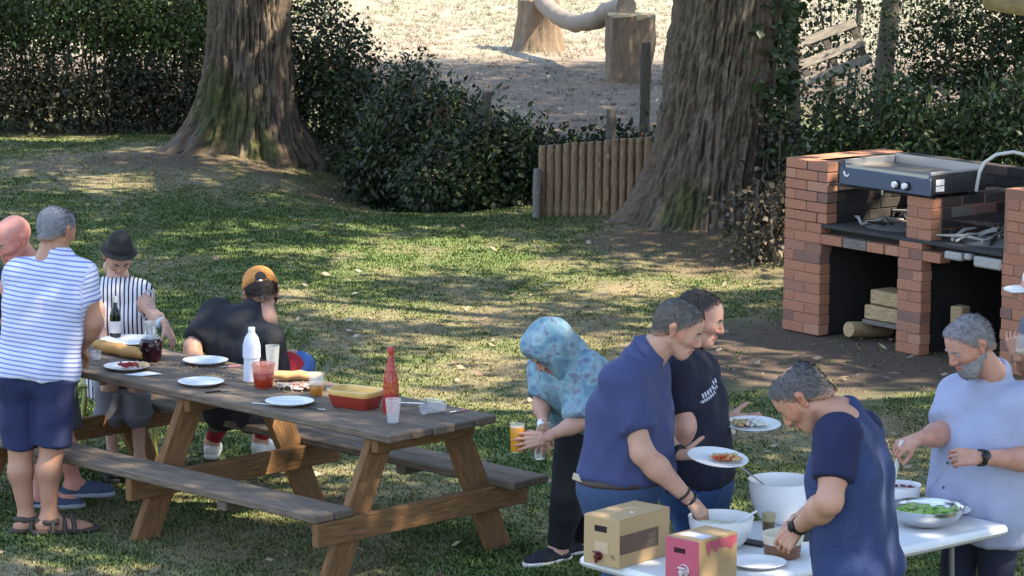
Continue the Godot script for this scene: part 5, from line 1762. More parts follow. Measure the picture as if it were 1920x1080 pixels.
# ------------------------------------------------ buffet table
func buffet() -> void:
	var W := .742
	var t := thing("folding_table", "white plastic folding table set with bowls and wine boxes", "table", Vector3(1.22, 0, -13.455), .7152)
	var g := G.new()
	g.box(Vector3(0, .72, 0), Vector3(1.83, .044, .76), .016)
	part(t, "table_top", g.mesh(), M.white_plastic)
	g = G.new()
	g.box(Vector3(0, .687, 0), Vector3(1.7, .022, .64), .004)
	part(t, "apron", g.mesh(), mat(.25, .25, .25, .6))
	for s in [-1.0, 1.0]:
		for z in [-.27, .27]:
			g = G.new()
			g.tube([Vector3(s * .66, .68, z), Vector3(s * .7, .0, z)], [.013], 10)
			part(t, "leg", g.mesh(), mat(.22, .23, .23, .4, {"metal": .6}))
		g = G.new()
		g.tube([Vector3(s * .67, .35, -.27), Vector3(s * .67, .35, .27)], [.01], 8)
		part(t, "leg_brace", g.mesh(), mat(.22, .23, .23, .4, {"metal": .6}))
		g = G.new()
		g.tube([Vector3(s * .3, .68, .0), Vector3(s * .66, .36, .0)], [.009], 8)
		part(t, "leg_brace", g.mesh(), mat(.22, .23, .23, .4, {"metal": .6}))
	# cardboard wine box
	var card := mat(.46, .31, .16, .9)
	var c1 := thing("wine_box", "tan cardboard wine box with a dark red tap", "box", Vector3(.481, W + .001, -13.1), -.70)
	box_shape(c1, .187, .2, .335, card)
	var pr := Image.create(96, 48, false, Image.FORMAT_RGB8)
	var rg := RandomNumberGenerator.new()
	rg.seed = 6
	pr.fill(Color(.40, .32, .27))
	for k in 260:
		pr.fill_rect(Rect2i(rg.randi() % 92, rg.randi() % 46, 1 + rg.randi() % 5, 1), Color(.40, .32, .27).lerp(Color(.55, .45, .36), rg.randf()))
	for k in 8:
		pr.fill_rect(Rect2i(70 + (k % 4) * 5, 12 + (k / 4) * 14, 3, 10), Color(.5, .42, .34))
	var pm := mat(1, 1, 1, .9, {"tex": ImageTexture.create_from_image(pr)})
	g = G.new()
	g.flat([Vector3(.0945, .055, .165), Vector3(.0945, .055, -.09), Vector3(.0945, .135, -.09), Vector3(.0945, .135, .165)], [Vector2(0, 1), Vector2(1, 1), Vector2(1, 0), Vector2(0, 0)])
	part(c1, "side_print", g.mesh(), pm)
	g = G.new()
	g.box(Vector3(-.005, .152, .167), Vector3(.065, .026, .003), .001)
	part(c1, "handle_hole", g.mesh(), mat(.02, .008, .008, .9))
	g = G.new()
	g.box(Vector3(.0, .2012, .06), Vector3(.09, .002, .09), .0005)
	part(c1, "top_flap", g.mesh(), mat(.3, .22, .16, .9))
	g = G.new()
	g.box(Vector3(.04, .203, .02), Vector3(.014, .004, .014), .001)
	part(c1, "sticker", g.mesh(), M.white)
	g = G.new()
	g.box(Vector3(.0, .075, .1685), Vector3(.07, .05, .002), .0005)
	part(c1, "tap_flap", g.mesh(), mat(.56, .40, .25, .9))
	for q in [[.055, .05, .012, .004], [.052, .042, .004, .012], [.06, .042, .004, .014], [.067, .046, .007, .004], [.068, .038, .004, .012]]:
		g = G.new()
		g.box(Vector3(q[0], q[1], .1682), Vector3(q[2], q[3], .001), .0003)
		part(c1, "printed_mark", g.mesh(), mat(.25, .13, .08, .9))
	tap(c1, Vector3(-.01, .04, .168), mat(.1, .008, .008, .3))
	# pink-red wine box
	var pink := mat(.5, .09, .14, .7)
	var c2 := thing("wine_box", "pink-red wine box with torn cardboard side", "box", Vector3(.77, W + .001, -12.76), -.72)
	box_shape(c2, .165, .185, .25, card)
	g = G.new()
	g.box(Vector3(0, .0925, .127), Vector3(.167, .187, .003), .001)
	part(c2, "front_print", g.mesh(), pink)
	g = G.new()
	g.box(Vector3(-.012, .138, .1295), Vector3(.056, .02, .002), .0005)
	part(c2, "handle_hole", g.mesh(), mat(.03, .005, .01, .9))
	var torn := G.new()
	var up_ := []
	for k in 13:
		up_.append(Vector3(.0845, .184, .08 - k * .0165))
	for k in 12:
		var a0 := .03 + .05 * absf(noise.get_noise_1d(k * 31.0)) * 1.6
		var a1 := .03 + .05 * absf(noise.get_noise_1d((k + 1) * 31.0)) * 1.6
		torn.flat([up_[k] - Vector3(0, a0, 0), up_[k + 1] - Vector3(0, a1, 0), up_[k + 1] - Vector3(0, .006, 0), up_[k] - Vector3(0, .006, 0)])
	part(c2, "torn_print", torn.mesh(), pink)
	g = G.new()
	g.box(Vector3(-.0, .187, .04), Vector3(.12, .002, .07), .0005)
	part(c2, "label", g.mesh(), mat(.66, .62, .72, .7))
	g = G.new()
	var arc := []
	for k in 13:
		var a := -1.9 + k * .35
		arc.append(Vector3(.012 + cos(a) * .024, .06 + sin(a) * .024, .131))
	g.tube(arc, [.004, .008, .008, .004], 8, true, .4)
	part(c2, "white_emblem", g.mesh(), M.white)
	tap(c2, Vector3(.012, .055, .128), mat(.62, .5, .5, .4))
	# bowls
	bowl("salad_bowl", "medium white bowl the polo man is reaching into", Vector3(.88, W + .001, -13.31), .085, .135, .13, M.white)
	bowl("salad_bowl", "large white bowl with a steel ladle in it", Vector3(1.17, W + .001, -13.79), .085, .142, .185, M.white)
	bowl("salad_bowl", "white bowl with beetroot traces near the blue shirt man", Vector3(1.72, W + .001, -14.1), .07, .09, .1, M.white)
	bowl("steel_bowl", "wide polished steel bowl of green lettuce", Vector3(1.79, W + .001, -13.74), .075, .165, .085, M.steel)
	var bt := thing("salad", "pale salad in the medium white bowl", "food", Vector3(.88, W + .085, -13.31))
	for k in 9:
		blob(bt, "salad_piece", Vector3(.06 * sin(k * 2.4), .005, .06 * cos(k * 1.7)), Vector3(.05, .018, .045), mat(.6, .62, .45, .7), k * 7.0)
	var bt2 := thing("dressing", "creamy dish in the large white bowl", "food", Vector3(1.17, W + .11, -13.79))
	for k in 9:
		blob(bt2, "portion", Vector3(.06 * sin(k * 2.4), .0, .06 * cos(k * 1.7)), Vector3(.055, .014, .05), mat(.6, .5, .36, .6), k * 7.0)
	var be := thing("beetroot", "dark red beetroot left in the white bowl", "food", Vector3(1.72, W + .06, -14.1))
	for k in 7:
		blob(be, "beetroot_piece", Vector3(.04 * sin(k * 2.4), .004, .04 * cos(k * 1.7)), Vector3(.026, .012, .024), mat(.12, .006, .025, .4), k * 7.0)
	for k in 5:
		var a := k * .5 + .3
		blob(be, "beetroot_smear", Vector3(cos(a) * .07, .022, -sin(a) * .07), Vector3(.012, .008, .006), mat(.2, .01, .05, .4), k * 9.0)
	var le := thing("lettuce", "bright green lettuce leaves in the steel bowl", "lettuce", Vector3(1.79, W + .045, -13.74))
	for k in 16:
		var r := .105 * sqrt(k / 16.0)
		blob(le, "lettuce_leaf", Vector3(r * cos(k * 2.4), .012 + .008 * sin(k * 1.1), r * sin(k * 2.4)), Vector3(.038, .018, .03), mat([.2, .32, .26][k % 3], [.36, .42, .44][k % 3], [.06, .16, .1][k % 3], .5), k * 4.0, .5)
	# spoons
	stick("ladle", "steel ladle leaning in the large white bowl", "ladle", Vector3(1.0, W + .225, -13.85), Vector3(1.15, W + .12, -13.78), .02, M.steel, "serving spoons", .006)
	stick("spoon", "white serving spoon leaning in the medium bowl", "spoon", Vector3(1.03, W + .155, -13.32), Vector3(.93, W + .1, -13.3), .02, M.white, "serving spoons", .006)
	plate("white plate at the near edge of the folding table", Vector3(1.011, W + .001, -12.993), .12, Basis.IDENTITY, "white plates on the folding table")
	plate("white oval plate tucked behind the steel bowl", Vector3(1.87, W + .03, -13.86), .13, Basis.IDENTITY, "white plates on the folding table")
	# pot, jar, phone, bottle
	var po := thing("mustard_pot", "brown stoneware pot with a cream rim under the front man's hand", "pot", Vector3(1.125, W + .001, -13.15))
	g = G.new()
	g.lathe([Vector2(.001, 0), Vector2(.062, 0), Vector2(.074, .006), Vector2(.08, .06), Vector2(.08, .064)], 30)
	part(po, "pot_body", g.mesh(), mat(.16, .07, .035, .35))
	g = G.new()
	g.lathe([Vector2(.0805, .0605), Vector2(.088, .085), Vector2(.089, .1), Vector2(.084, .1), Vector2(.078, .075), Vector2(.07, .055), Vector2(.001, .052)], 30)
	part(po, "pot_rim", g.mesh(), mat(.62, .54, .42, .4))
	var ja := thing("jar", "small glass jar with a tan lid before the large bowl", "jar", Vector3(1.1, W + .001, -13.56))
	g = G.new()
	g.lathe([Vector2(.001, 0), Vector2(.026, 0), Vector2(.027, .05), Vector2(.024, .056)], 20)
	part(ja, "glass", g.mesh(), mat(.12, .08, .04, .15))
	g = G.new()
	g.lathe([Vector2(.0275, .056), Vector2(.028, .06), Vector2(.028, .088), Vector2(.026, .091), Vector2(.001, .091)], 20)
	part(ja, "lid", g.mesh(), mat(.4, .32, .18, .5))
	g = G.new()
	g.box(Vector3.ZERO, Vector3(.075, .009, .15), .004)
	var ph := solo("mobile_phone", g.mesh(), M.black, "black mobile phone lying left of the pot", "phone", Vector3(1.015, W + .006, -13.38), .9)
	var bo := thing("bottle", "small dark green bottle behind the front man's watch", "bottle", Vector3(1.24, W + .001, -13.45))
	g = G.new()
	g.lathe([Vector2(.001, 0), Vector2(.03, 0), Vector2(.031, .075), Vector2(.014, .1), Vector2(.013, .13)], 20)
	part(bo, "glass", g.mesh(), mat(.02, .035, .03, .12))
	g = G.new()
	g.lathe([Vector2(.0145, .128), Vector2(.0145, .145), Vector2(.001, .146)], 14)
	part(bo, "cap", g.mesh(), M.white)


func box_shape(t: Node3D, w: float, h: float, d: float, m: Material) -> void:
	var g := G.new()
	g.box(Vector3(0, h * .5, 0), Vector3(w, h, d), .003)
	part(t, "carton", g.mesh(), m)
	for s in [-1.0, 1.0]:
		var f := G.new()
		f.box(Vector3(s * w * .25, h + .0012, -.002), Vector3(w * .5 - .002, .0022, d - .006), .0005)
		part(t, "top_panel", f.mesh(), m)


func tap(t: Node3D, at: Vector3, m: Material) -> void:
	var g := G.new()
	g.lathe([Vector2(.018, 0), Vector2(.018, .006), Vector2(.012, .008), Vector2(.012, .024), Vector2(.001, .025)], 16, at, Basis(Vector3.RIGHT, PI / 2))
	g.tube([at + Vector3(0, .006, .018), at + Vector3(0, -.026, .02)], [.008, .007], 10)
	g.box(at + Vector3(0, .018, .02), Vector3(.036, .008, .012), .003)
	part(t, "tap", g.mesh(), m)


func bowl(called: String, label: String, at: Vector3, r0: float, r1: float, h: float, m: Material) -> void:
	var g := G.new()
	var pr := [Vector2(.001, 0), Vector2(r0 * .8, 0)]
	for k in 9:
		var a := k / 8.0
		pr.append(Vector2(lerpf(r0 * .86, r1, sin(a * PI / 2)), .003 + (h - .003) * (1.0 - cos(a * PI / 2)) * .6 + (h - .003) * a * .4))
	pr.append(Vector2(r1 + .003, h + .002))
	pr.append(Vector2(r1 - .004, h + .002))
	for k in 8:
		var a := 1.0 - (k + 1) / 8.0
		pr.append(Vector2(lerpf(r0 * .8, r1, sin(a * PI / 2)) - .006, .009 + (h - .009) * (1.0 - cos(a * PI / 2)) * .6 + (h - .009) * a * .4))
	pr.append(Vector2(.001, .009))
	g.lathe(pr, 48)
	solo(called, g.mesh(), m, label, "bowl", at, 0.0, "bowls on the folding table" if m == M.white else "")

# ------------------------------------------------ people
func cloth(r: float, g: float, b: float, o := {}) -> StandardMaterial3D:
	var d := {"nrm": M.n_cloth, "tri": Vector3(2.2, 1.5, 2.2), "ns": .3}
	d.merge(o, true)
	return mat(r, g, b, .88, d)


func stripes(cols: Array, horizontal: bool, period: float) -> StandardMaterial3D:
	var im := Image.create(32, 32, false, Image.FORMAT_RGB8)
	for k in 32:
		for q in 32:
			im.set_pixel(q, k, cols[1] if (k if horizontal else q) < 11 else cols[0])
	var m := StandardMaterial3D.new()
	m.albedo_texture = ImageTexture.create_from_image(im)
	m.uv1_scale = Vector3(1.0 / period, 1.0 / period, 1)
	m.roughness = .9
	return m


func surf(bones: Array, p: Vector3, dir: Vector3) -> Vector3:   # where a ray meets the cloth
	for k in 80:
		var d := 1.0
		for b in bones:
			var ab: Vector3 = b[1] - b[0]
			var t := clampf((p - b[0]).dot(ab) / maxf(ab.length_squared(), 1e-9), 0, 1)
			var q: float = (p - b[0] - ab * t).length() - lerpf(b[2], b[3], t)
			var h := maxf(.045 - absf(d - q), 0.0)
			d = minf(d, q) - h * h * .25 / .045
		if d < .002:
			break
		p += dir * maxf(d * .8, .001)
	return p


func people() -> void:
	var grey_hair := mat(.26, .26, .28, .8, {"vc": true})
	var dark_grey := mat(.09, .085, .085, .8, {"vc": true})
	var brown := mat(.055, .045, .042, .75, {"vc": true})
	var navy := cloth(.016, .022, .075)
	var denim := cloth(.045, .085, .19, {"tex": M.t_grit, "tri": Vector3.ONE * 2.0})
	var pants := cloth(.010, .010, .014)
	var watch := mat(.01, .01, .012, .35)
	var white_sole := mat(.66, .65, .62, .7)

	# man in striped shirt
	var P := person("man in white shirt with blue stripes and navy shorts, leaning over the picnic table", "striped", Vector3(.6, 0, -.8), Vector3(.55, -.3, -.75), {"skin": Vector3(.46, .235, .15), "limb": 1.12, "fat": .01, "brow": Vector3(.2, .2, .2),
		"handR": ["relaxed", Vector3(.1, -.5, -.7), Vector3(-.4, -.7, .2)], "handL": ["grip", Vector3(.7, -.4, -.4), Vector3(0, -.8, -.2)]})
	put_hair(P, "short", grey_hair)
	shirt(P, "striped_shirt", stripes([Color(.83, .84, .92), Color(.50, .54, .77)], true, .0235), .56, .02, {"ease": .02, "fold": .03, "sr": .07, "neck": .03})
	trousers(P, "shorts", cloth(.018, .026, .085), .97, {"ease": .02, "cuff": .082, "fold": .03, "waist": .0})
	var sandal := mat(.055, .042, .034, .7)
	for s in ["L", "R"]:
		var A: Vector3 = P.J["a" + s]
		var T: Vector3 = P.J["t" + s]
		var d := Vector3(T.x - A.x, 0, T.z - A.z).normalized()
		var n := d.cross(Vector3.UP)
		part(P.t, "sandal_sole", nets([[Vector3(A.x, .02, A.z) - d * .05, Vector3(T.x, .02, T.z) + d * .07, .045, .046]], .009, .01, [[Vector3(0, .03, 0), Vector3.UP], [Vector3(0, .003, 0), Vector3.DOWN]]).mesh(), sandal)
		for q in [[.035, .055, .04], [.1, .055, .035], [.15, .05, .03]]:
			var c: Vector3 = Vector3(A.x, .02, A.z) + d * (q[0] - .03)
			var g := G.new()
			g.tube([c - n * .048, c - n * .044 + Vector3(0, q[1] * .7, 0), c + Vector3(0, q[1] + .02, 0), c + n * .044 + Vector3(0, q[1] * .7, 0), c + n * .048], [.012], 8, true, 1.6)
			part(P.t, "sandal_strap", g.mesh(), sandal)
		var h := G.new()
		var c2: Vector3 = Vector3(A.x, .075, A.z)
		h.tube([c2 + d * .04 - n * .045, c2 - d * .03 - n * .04, c2 - d * .065, c2 - d * .03 + n * .04, c2 + d * .04 + n * .045], [.011], 8, true, 1.6)
		part(P.t, "heel_strap", h.mesh(), sandal)

	# bald man behind him
	P = person("bald man with a reddish head, half hidden behind the man in stripes", "bald", Vector3(-.4, 0, .8), Vector3(-.62, -.42, .6), {"skin": Vector3(.62, .27, .21), "limb": 1.05, "fat": .03, "head": 1.06, "brow": Vector3(.3, .22, .18),
		"handL": ["grip", Vector3(-.25, .95, .0), Vector3(-.1, .3, -.9)], "handR": ["relaxed", Vector3(0, -1, .2), Vector3(1, 0, 0)]})
	shirt(P, "black_shirt", pants, .6, .08)
	trousers(P, "shorts", cloth(.05, .05, .06), .95, {"ease": .03, "cuff": .09})
	shoes(P, cloth(.05, .075, .14), mat(.3, .33, .38, .7))

	# seated in black and white stripes, black hat
	P = person("person in black hat and black-and-white striped dress, seated behind the table's left end", "hat", Vector3(.1, 0, 1), Vector3(.3, -.8, .75), {"skin": Vector3(.5, .29, .21), "limb": .82, "head": .92,
		"handL": ["relaxed", Vector3(.45, -.85, .25), Vector3(-.8, -.3, -.2)], "handR": ["relaxed", Vector3(.4, -.4, .6), Vector3(0, -1, 0)]})
	put_hair(P, "long", mat(.06, .045, .03, .7, {"vc": true}))
	shirt(P, "striped_dress", stripes([Color(.86, .85, .88), Color(.09, .09, .13)], false, .024), .16, .1, {"ease": .012, "sr": .06, "fold": .012})
	trousers(P, "skirt", stripes([Color(.86, .85, .88), Color(.09, .09, .13)], false, .024), 1.3, {"cuff": .09})
	shoes(P, pants, pants)
	for q in 3:
		band(P, "bracelet", [M.white, mat(.2, .4, .6, .4), mat(.1, .1, .12, .4)][q], "eL", "wL", .72 + q * .11, .031, .016)
	for q in 5:
		var g := G.new()
		var e: Vector3 = P.J.sL.lerp(P.J.eL, .35 + q * .13)
		var e2: Vector3 = P.J.eL.lerp(P.J.wL, .15 + q * .1)
		g.tube([e + Vector3(.012, .02, .041), e + Vector3(-.012, -.01, .043)], [.007, .005], 6, true, .4)
		g.tube([e2 + Vector3(.012, .01, .04), e2 + Vector3(-.014, -.012, .041)], [.006, .004], 6, true, .4)
		part(P.t, "tattoo", g.mesh(), mat(.16, .12, .12, .7))
	var hat := solo("hat", nets([[Vector3(0, .0, 0), Vector3(0, .04, -.01), .092, .078]], .008, .03, [[Vector3(0, -.02, 0), Vector3.DOWN]]).mesh(), cloth(.02, .018, .018), "small black brimmed hat on the person in the striped dress", "hat", Vector3.ZERO)
	hat.transform = Transform3D((P.hb.basis * Basis(Vector3.RIGHT, -.35)).scaled_local(Vector3.ONE * .93), P.t.position + P.hb * Vector3(0, .072, -.012))
	var bm := G.new()
	bm.lathe([Vector2(.085, -.012), Vector2(.105, -.02), Vector2(.122, -.028), Vector2(.123, -.025), Vector2(.105, -.015), Vector2(.085, -.004)], 40)
	part(hat, "brim", bm.mesh(), cloth(.02, .018, .018))

	# chair she sits on
	var ch := thing("garden_chair", "olive-yellow garden chair under the person in the striped dress", "chair", Vector3(-2.28, 0, -18.62), .1)
	var olive := mat(.28, .27, .06, .5)
	for x in [-.2, .2]:
		for z in [-.2, .2]:
			var g := G.new()
			g.tube([Vector3(x * .9, .42, z * .9), Vector3(x * 1.1, .0, z * 1.2)], [.014], 8)
			part(ch, "leg", g.mesh(), olive)
		var g2 := G.new()
		g2.tube([Vector3(x, .42, -.2), Vector3(x, .88, -.3)], [.014], 8)
		part(ch, "back_post", g2.mesh(), olive)
	var g3 := G.new()
	g3.box(Vector3(0, .43, 0), Vector3(.44, .025, .42), .01)
	part(ch, "seat", g3.mesh(), olive)
	for k in 3:
		var g := G.new()
		g.box(Vector3(0, .6 + k * .11, -.24 - k * .024), Vector3(.4, .06, .012), .004)
		part(ch, "back_slat", g.mesh(), olive)
	copy(ch, "garden chair outside the right edge, under the person in the white cap", Vector3(3.0, 0, -17.45), -1.2)

	# man in orange cap, his back to us
	P = person("man in black shirt and orange cap, sitting on the far bench, back turned", "cap", Vector3(.7, 0, -.72), Vector3(-.12, -.5, -.85), {"skin": Vector3(.46, .25, .17), "limb": 1.06, "fat": .008, "lean": -.15, "head": 1.02,
		"handR": ["relaxed", Vector3(.1, .5, -.6), Vector3(.6, -.3, -.5)], "handL": ["relaxed", Vector3(.1, -.8, -.2), Vector3(.8, 0, -.2)]})
	put_hair(P, "short", mat(.03, .02, .015, .7, {"vc": true}))
	put_hair(P, "beard", mat(.03, .02, .015, .7, {"vc": true}), "beard")
	shirt(P, "black_shirt", cloth(.012, .012, .017), .82, .03, {"fold": .022, "sr": .072, "ease": .018, "neck": .1})
	trousers(P, "shorts", cloth(.014, .014, .02), .9, {"ease": .02, "cuff": .085})
	var kn: Vector3 = P.J.kR
	var hp: Vector3 = P.J.hR
	var bl := nets([[hp.lerp(kn, .5) + Vector3(.07, .0, -.05), hp.lerp(kn, .92) + Vector3(.075, .0, -.05), .085, .08, 1]], .012, .02)
	part(P.t, "blue_side_panel", bl.mesh(), cloth(.05, .12, .36))
	var rd := nets([[hp.lerp(kn, .3) + Vector3(.03, .01, -.0), hp.lerp(kn, .86) + Vector3(.02, .01, -.0), .1, .094, 1]], .012, .02)
	part(P.t, "red_side_panel", rd.mesh(), cloth(.4, .015, .025))
	shoes(P, mat(.62, .6, .58, .7), white_sole)
	for s in ["L", "R"]:
		var A: Vector3 = P.J["a" + s]
		var K: Vector3 = P.J["k" + s]
		part(P.t, "red_sock", nets([[A.lerp(K, .02), A.lerp(K, .42), .044, .058, 3]], .01, .01).mesh(), cloth(.3, .01, .02))
	var orange := cloth(.56, .23, .055)
	var cap := solo("cap", nets([[Vector3(0, .0, -.004), Vector3(0, .01, .0), .1, .094], [Vector3(0, -.008, -.11), Vector3(0, -.004, -.10), .028, .028, 2, .006]], .006, .02, [[Vector3(0, -.018, 0), Vector3(0, -1, .12)]]).mesh(), orange, "orange cap with an open strap arch at the back, on the man in black", "cap")
	cap.transform = Transform3D(P.hb.basis, P.t.position + P.hb * Vector3(0, .055, -.01))
	var vs := nets([[Vector3(-.035, -.02, .12), Vector3(.035, -.02, .12), .05, .05]], .008, .01, [[Vector3(0, -.012, 0), Vector3.UP], [Vector3(0, -.024, 0), Vector3.DOWN]])
	part(cap, "visor", vs.mesh(), orange)
	var st := G.new()
	st.tube([Vector3(-.03, -.016, -.097), Vector3(0, -.02, -.103), Vector3(.03, -.016, -.097)], [.007], 8, true, .5)
	part(cap, "strap", st.mesh(), orange)
	st = G.new()
	st.lathe([Vector2(.031, -.004), Vector2(.028, .0), Vector2(.001, .002)], 20, Vector3(0, .004, -.103), Basis(Vector3.RIGHT, -PI / 2 - .1))
	part(cap, "strap_opening", st.mesh(), M.dark_hair)
	st = G.new()
	st.box(Vector3(.004, -.018, -.108), Vector3(.016, .012, .003), .001)
	part(cap, "buckle", st.mesh(), M.white)

	# woman in the blue patterned blouse
	P = person("woman in blue patterned blouse and matching headscarf, bending with a glass of orange juice", "woman", Vector3(-.9, 0, .3), Vector3(-.6, -.85, .35), {"skin": Vector3(.52, .29, .21), "limb": .86, "head": .98,
		"handL": ["hold", Vector3(-.97, -.12, .12), Vector3(-.05, -.25, -.95)], "handR": ["hold", Vector3(-.15, -1, .1), Vector3(.2, .1, -.95)]})
	var pat := ntex(.013, 3, [Color(.34, .40, .56), Color(.42, .56, .66), Color(.5, .67, .74), Color(.64, .77, .80), Color(.52, .52, .62), Color(.40, .40, .55)], 33, 512, 0.0, FastNoiseLite.TYPE_SIMPLEX)
	var blouse := mat(.74, .74, .74, .85, {"tex": pat, "nrm": M.n_cloth, "tri": Vector3.ONE * 1.5, "ns": .4})
	shirt(P, "patterned_blouse", blouse, .92, .13, {"ease": .045, "fold": .05, "ff": 7.0, "sr": .082})
	trousers(P, "black_trousers", cloth(.007, .007, .010), 1.95, {"ease": .02, "cuff": .045, "fold": .01, "waist": .14})
	shoes(P, cloth(.012, .014, .022), white_sole)
	var H: Transform3D = P.hb
	var bk: Vector3 = ((P.J.sL + P.J.sR) * .5).lerp((P.J.hL + P.J.hR) * .5, .25)
	var sc := nets([[H * Vector3(0, .03, -.03), H * Vector3(0, .035, .015), .105, .1], [H * Vector3(0, -.02, -.04), P.J.nk, .1, .125], [P.J.nk, bk, .125, .15], [H * Vector3(0, -.03, .0), H * Vector3(0, -.12, .0), .092, .1]], .011, .05, [[H * Vector3(0, 0, .088), (H.basis.z).normalized()]])
	ruffle(sc, .045, 9.0)
	part(P.t, "headscarf", sc.mesh(), blouse)
	band(P, "white_bracelet", M.white, "eR", "wR", .92, .031, .03)
	var oj := cup("glass", "tall glass of orange juice in the bending woman's hand", "glass", P.t.position + P.J.wL + Vector3(-.125, -.075, -.032), .03, .036, .14, mat(.62, .26, .02, .25), .88)
	cup("glass", "empty clear glass hanging from the bending woman's other hand", "glass", P.t.position + P.J.wR + Vector3(-.02, -.17, -.035), .026, .033, .11, null, 0.0)

	# polo man
	P = person("man in navy polo shirt and jeans, reaching into the medium white bowl", "polo", Vector3(.9, 0, .35), Vector3(.85, -.42, .2), {"skin": Vector3(.54, .30, .21), "limb": 1.1, "fat": .05, "brow": Vector3(.1, .09, .08),
		"handR": ["grip", Vector3(.62, -.72, .2), Vector3(-.55, -.5, -.5)], "handL": ["flat", Vector3(.95, .06, .15), Vector3(.05, 1, .25)]})
	put_hair(P, "short", mat(.13, .115, .105, .8, {"vc": true}))
	var polo := cloth(.045, .057, .15)
	shirt(P, "polo_shirt", polo, .68, -.075, {"ease": .02, "fold": .035, "sr": .075, "neck": -.01})
	trousers(P, "jeans", denim, 1.95, {"ease": .016, "waist": .085})
	shoes(P, pants, white_sole)
	collar(P, polo)
	belt(P, mat(.05, .028, .02, .6), .09)
	var bb: Array = grow(torso(P.J, P.fr, P.fat), .03)
	var at := surf(bb, P.J.hR + Vector3(-.16, .075, 1.0), Vector3.FORWARD)
	var bt := G.new()
	bt.box(at, Vector3(.055, .03, .006), .002, Basis(Vector3.UP, -.5) * Basis(Vector3.BACK, -.2))
	part(P.t, "leather_patch", bt.mesh(), mat(.5, .42, .3, .7))
	band(P, "bracelet", M.dark_hair, "eR", "wR", .86, .034, .012)
	band(P, "bracelet", M.black, "eR", "wR", 1.0, .034, .012)
	band(P, "wristband", M.black, "eL", "wL", .95, .034, .03)
	var p1 := plate("white plate with sauced food held by the polo man", Vector3(.87, 1.078, -13.46), .13, Basis(Vector3.BACK, -.1) * Basis(Vector3.RIGHT, .12), "plates held in hands")
	var f1 := thing("food_serving", "tart with red sauce on the polo man's plate", "food", p1.position + Vector3(.03, .012, .015))
	for k in 7:
		blob(f1, "portion", Vector3(-.03 + k * .011, .01, .022 * sin(k * 2.2)), Vector3(.028, .014, .024), [mat(.5, .33, .15, .7), mat(.36, .06, .02, .35), mat(.55, .4, .2, .7)][k % 3], k * 3.0, .4)

	# man in the dark t-shirt behind
	P = person("man in dark navy t-shirt with white chest lettering, standing behind the polo man", "tee", Vector3(.93, 0, .3), Vector3(.92, -.3, .2), {"skin": Vector3(.58, .32, .24), "limb": 1.05, "fat": .025, "brow": Vector3(.05, .04, .04),
		"handL": ["flat", Vector3(.95, .05, .2), Vector3(.1, 1, .25)], "handR": ["relaxed", Vector3(.4, -.9, .1), Vector3(-.3, 0, -1)]})
	put_hair(P, "receding", brown)
	var dk := cloth(.007, .009, .026)
	shirt(P, "dark_tshirt", dk, .75, -.02, {"ease": .018, "sr": .07, "fold": .01})
	trousers(P, "jeans", cloth(.03, .075, .21), 1.95, {"ease": .016, "waist": .05})
	shoes(P, pants, white_sole)
	bb = grow(torso(P.J, P.fr, P.fat), .016)
	for row in 2:
		for k in [7, 11][row]:
			var sp: float = [.0125, .0098][row]
			var fl := Vector3(.066 + k * sp - (.02 if row else 0.0), 1.27 - row * .032 + k * sp * .42, 1.0)
			var s := surf(bb, fl, Vector3(-.05, 0, -1).normalized())
			var lt := G.new()
			lt.box(s + Vector3(.002, 0, .008), Vector3(sp * .72, [.022, .015][row], .004), .001, Basis(Vector3.UP, .6) * Basis(Vector3.BACK, .38))
			part(P.t, "chest_lettering", lt.mesh(), mat(.6, .62, .72, .8))
	band(P, "wristband", M.black, "eL", "wL", .8, .034, .04)
	var p2 := plate("white plate with white and red food held by the man in the dark t-shirt", Vector3(1.065, 1.086, -14.14), .126, Basis(Vector3.RIGHT, .08), "plates held in hands")
	var f2 := thing("food_serving", "rice and red salad on the dark t-shirt man's plate", "food", p2.position + Vector3(-.03, .012, .0))
	for k in 8:
		blob(f2, "portion", Vector3(-.035 + k * .014, .01, .025 * sin(k * 2.2)), Vector3(.026, .014, .024), [mat(.55, .4, .2, .7), mat(.33, .02, .04, .35), mat(.66, .66, .6, .7)][0 if k < 3 else (1 if k == 3 else 2)], k * 3.0, .4)

	# front man
	P = person("grey-haired man in blue t-shirt with dark sleeves, bowed over the folding table", "front", Vector3(-.85, 0, -.5), Vector3(-.62, -.8, -.12), {"skin": Vector3(.5, .265, .185), "limb": 1.12, "fat": .025, "head": 1.04, "brow": Vector3(.1, .09, .09),
		"handL": ["grip", Vector3(-.55, -.75, -.05), Vector3(.2, -.3, -.6)], "handR": ["grip", Vector3(-.4, -.8, .3), Vector3(.1, -.2, .8)]})
	put_hair(P, "fringe", mat(.12, .11, .115, .8, {"vc": true}))
	var blue := cloth(.028, .05, .155, {"tex": M.t_grit, "tri": Vector3.ONE * 2.0})
	shirt(P, "blue_tshirt", blue, .03, .0, {"ease": .018, "fold": .03, "sr": .066})
	for s in ["L", "R"]:
		var S: Vector3 = P.J["s" + s]
		var E: Vector3 = P.J["e" + s]
		var sl := nets([[S.lerp(E, -.06), S.lerp(E, .66), .096 if s == "L" else .08, .08, 1]], .012, .02)
		ruffle(sl, .012, 10.0)
		part(P.t, "dark_sleeve", sl.mesh(), cloth(.009, .014, .06))
	trousers(P, "black_trousers", pants, 1.95, {"ease": .016})
	shoes(P, pants, pants)
	band(P, "watch", watch, "eL", "wL", .9, .034, .024, watch, Vector3(-.3, .4, .9))

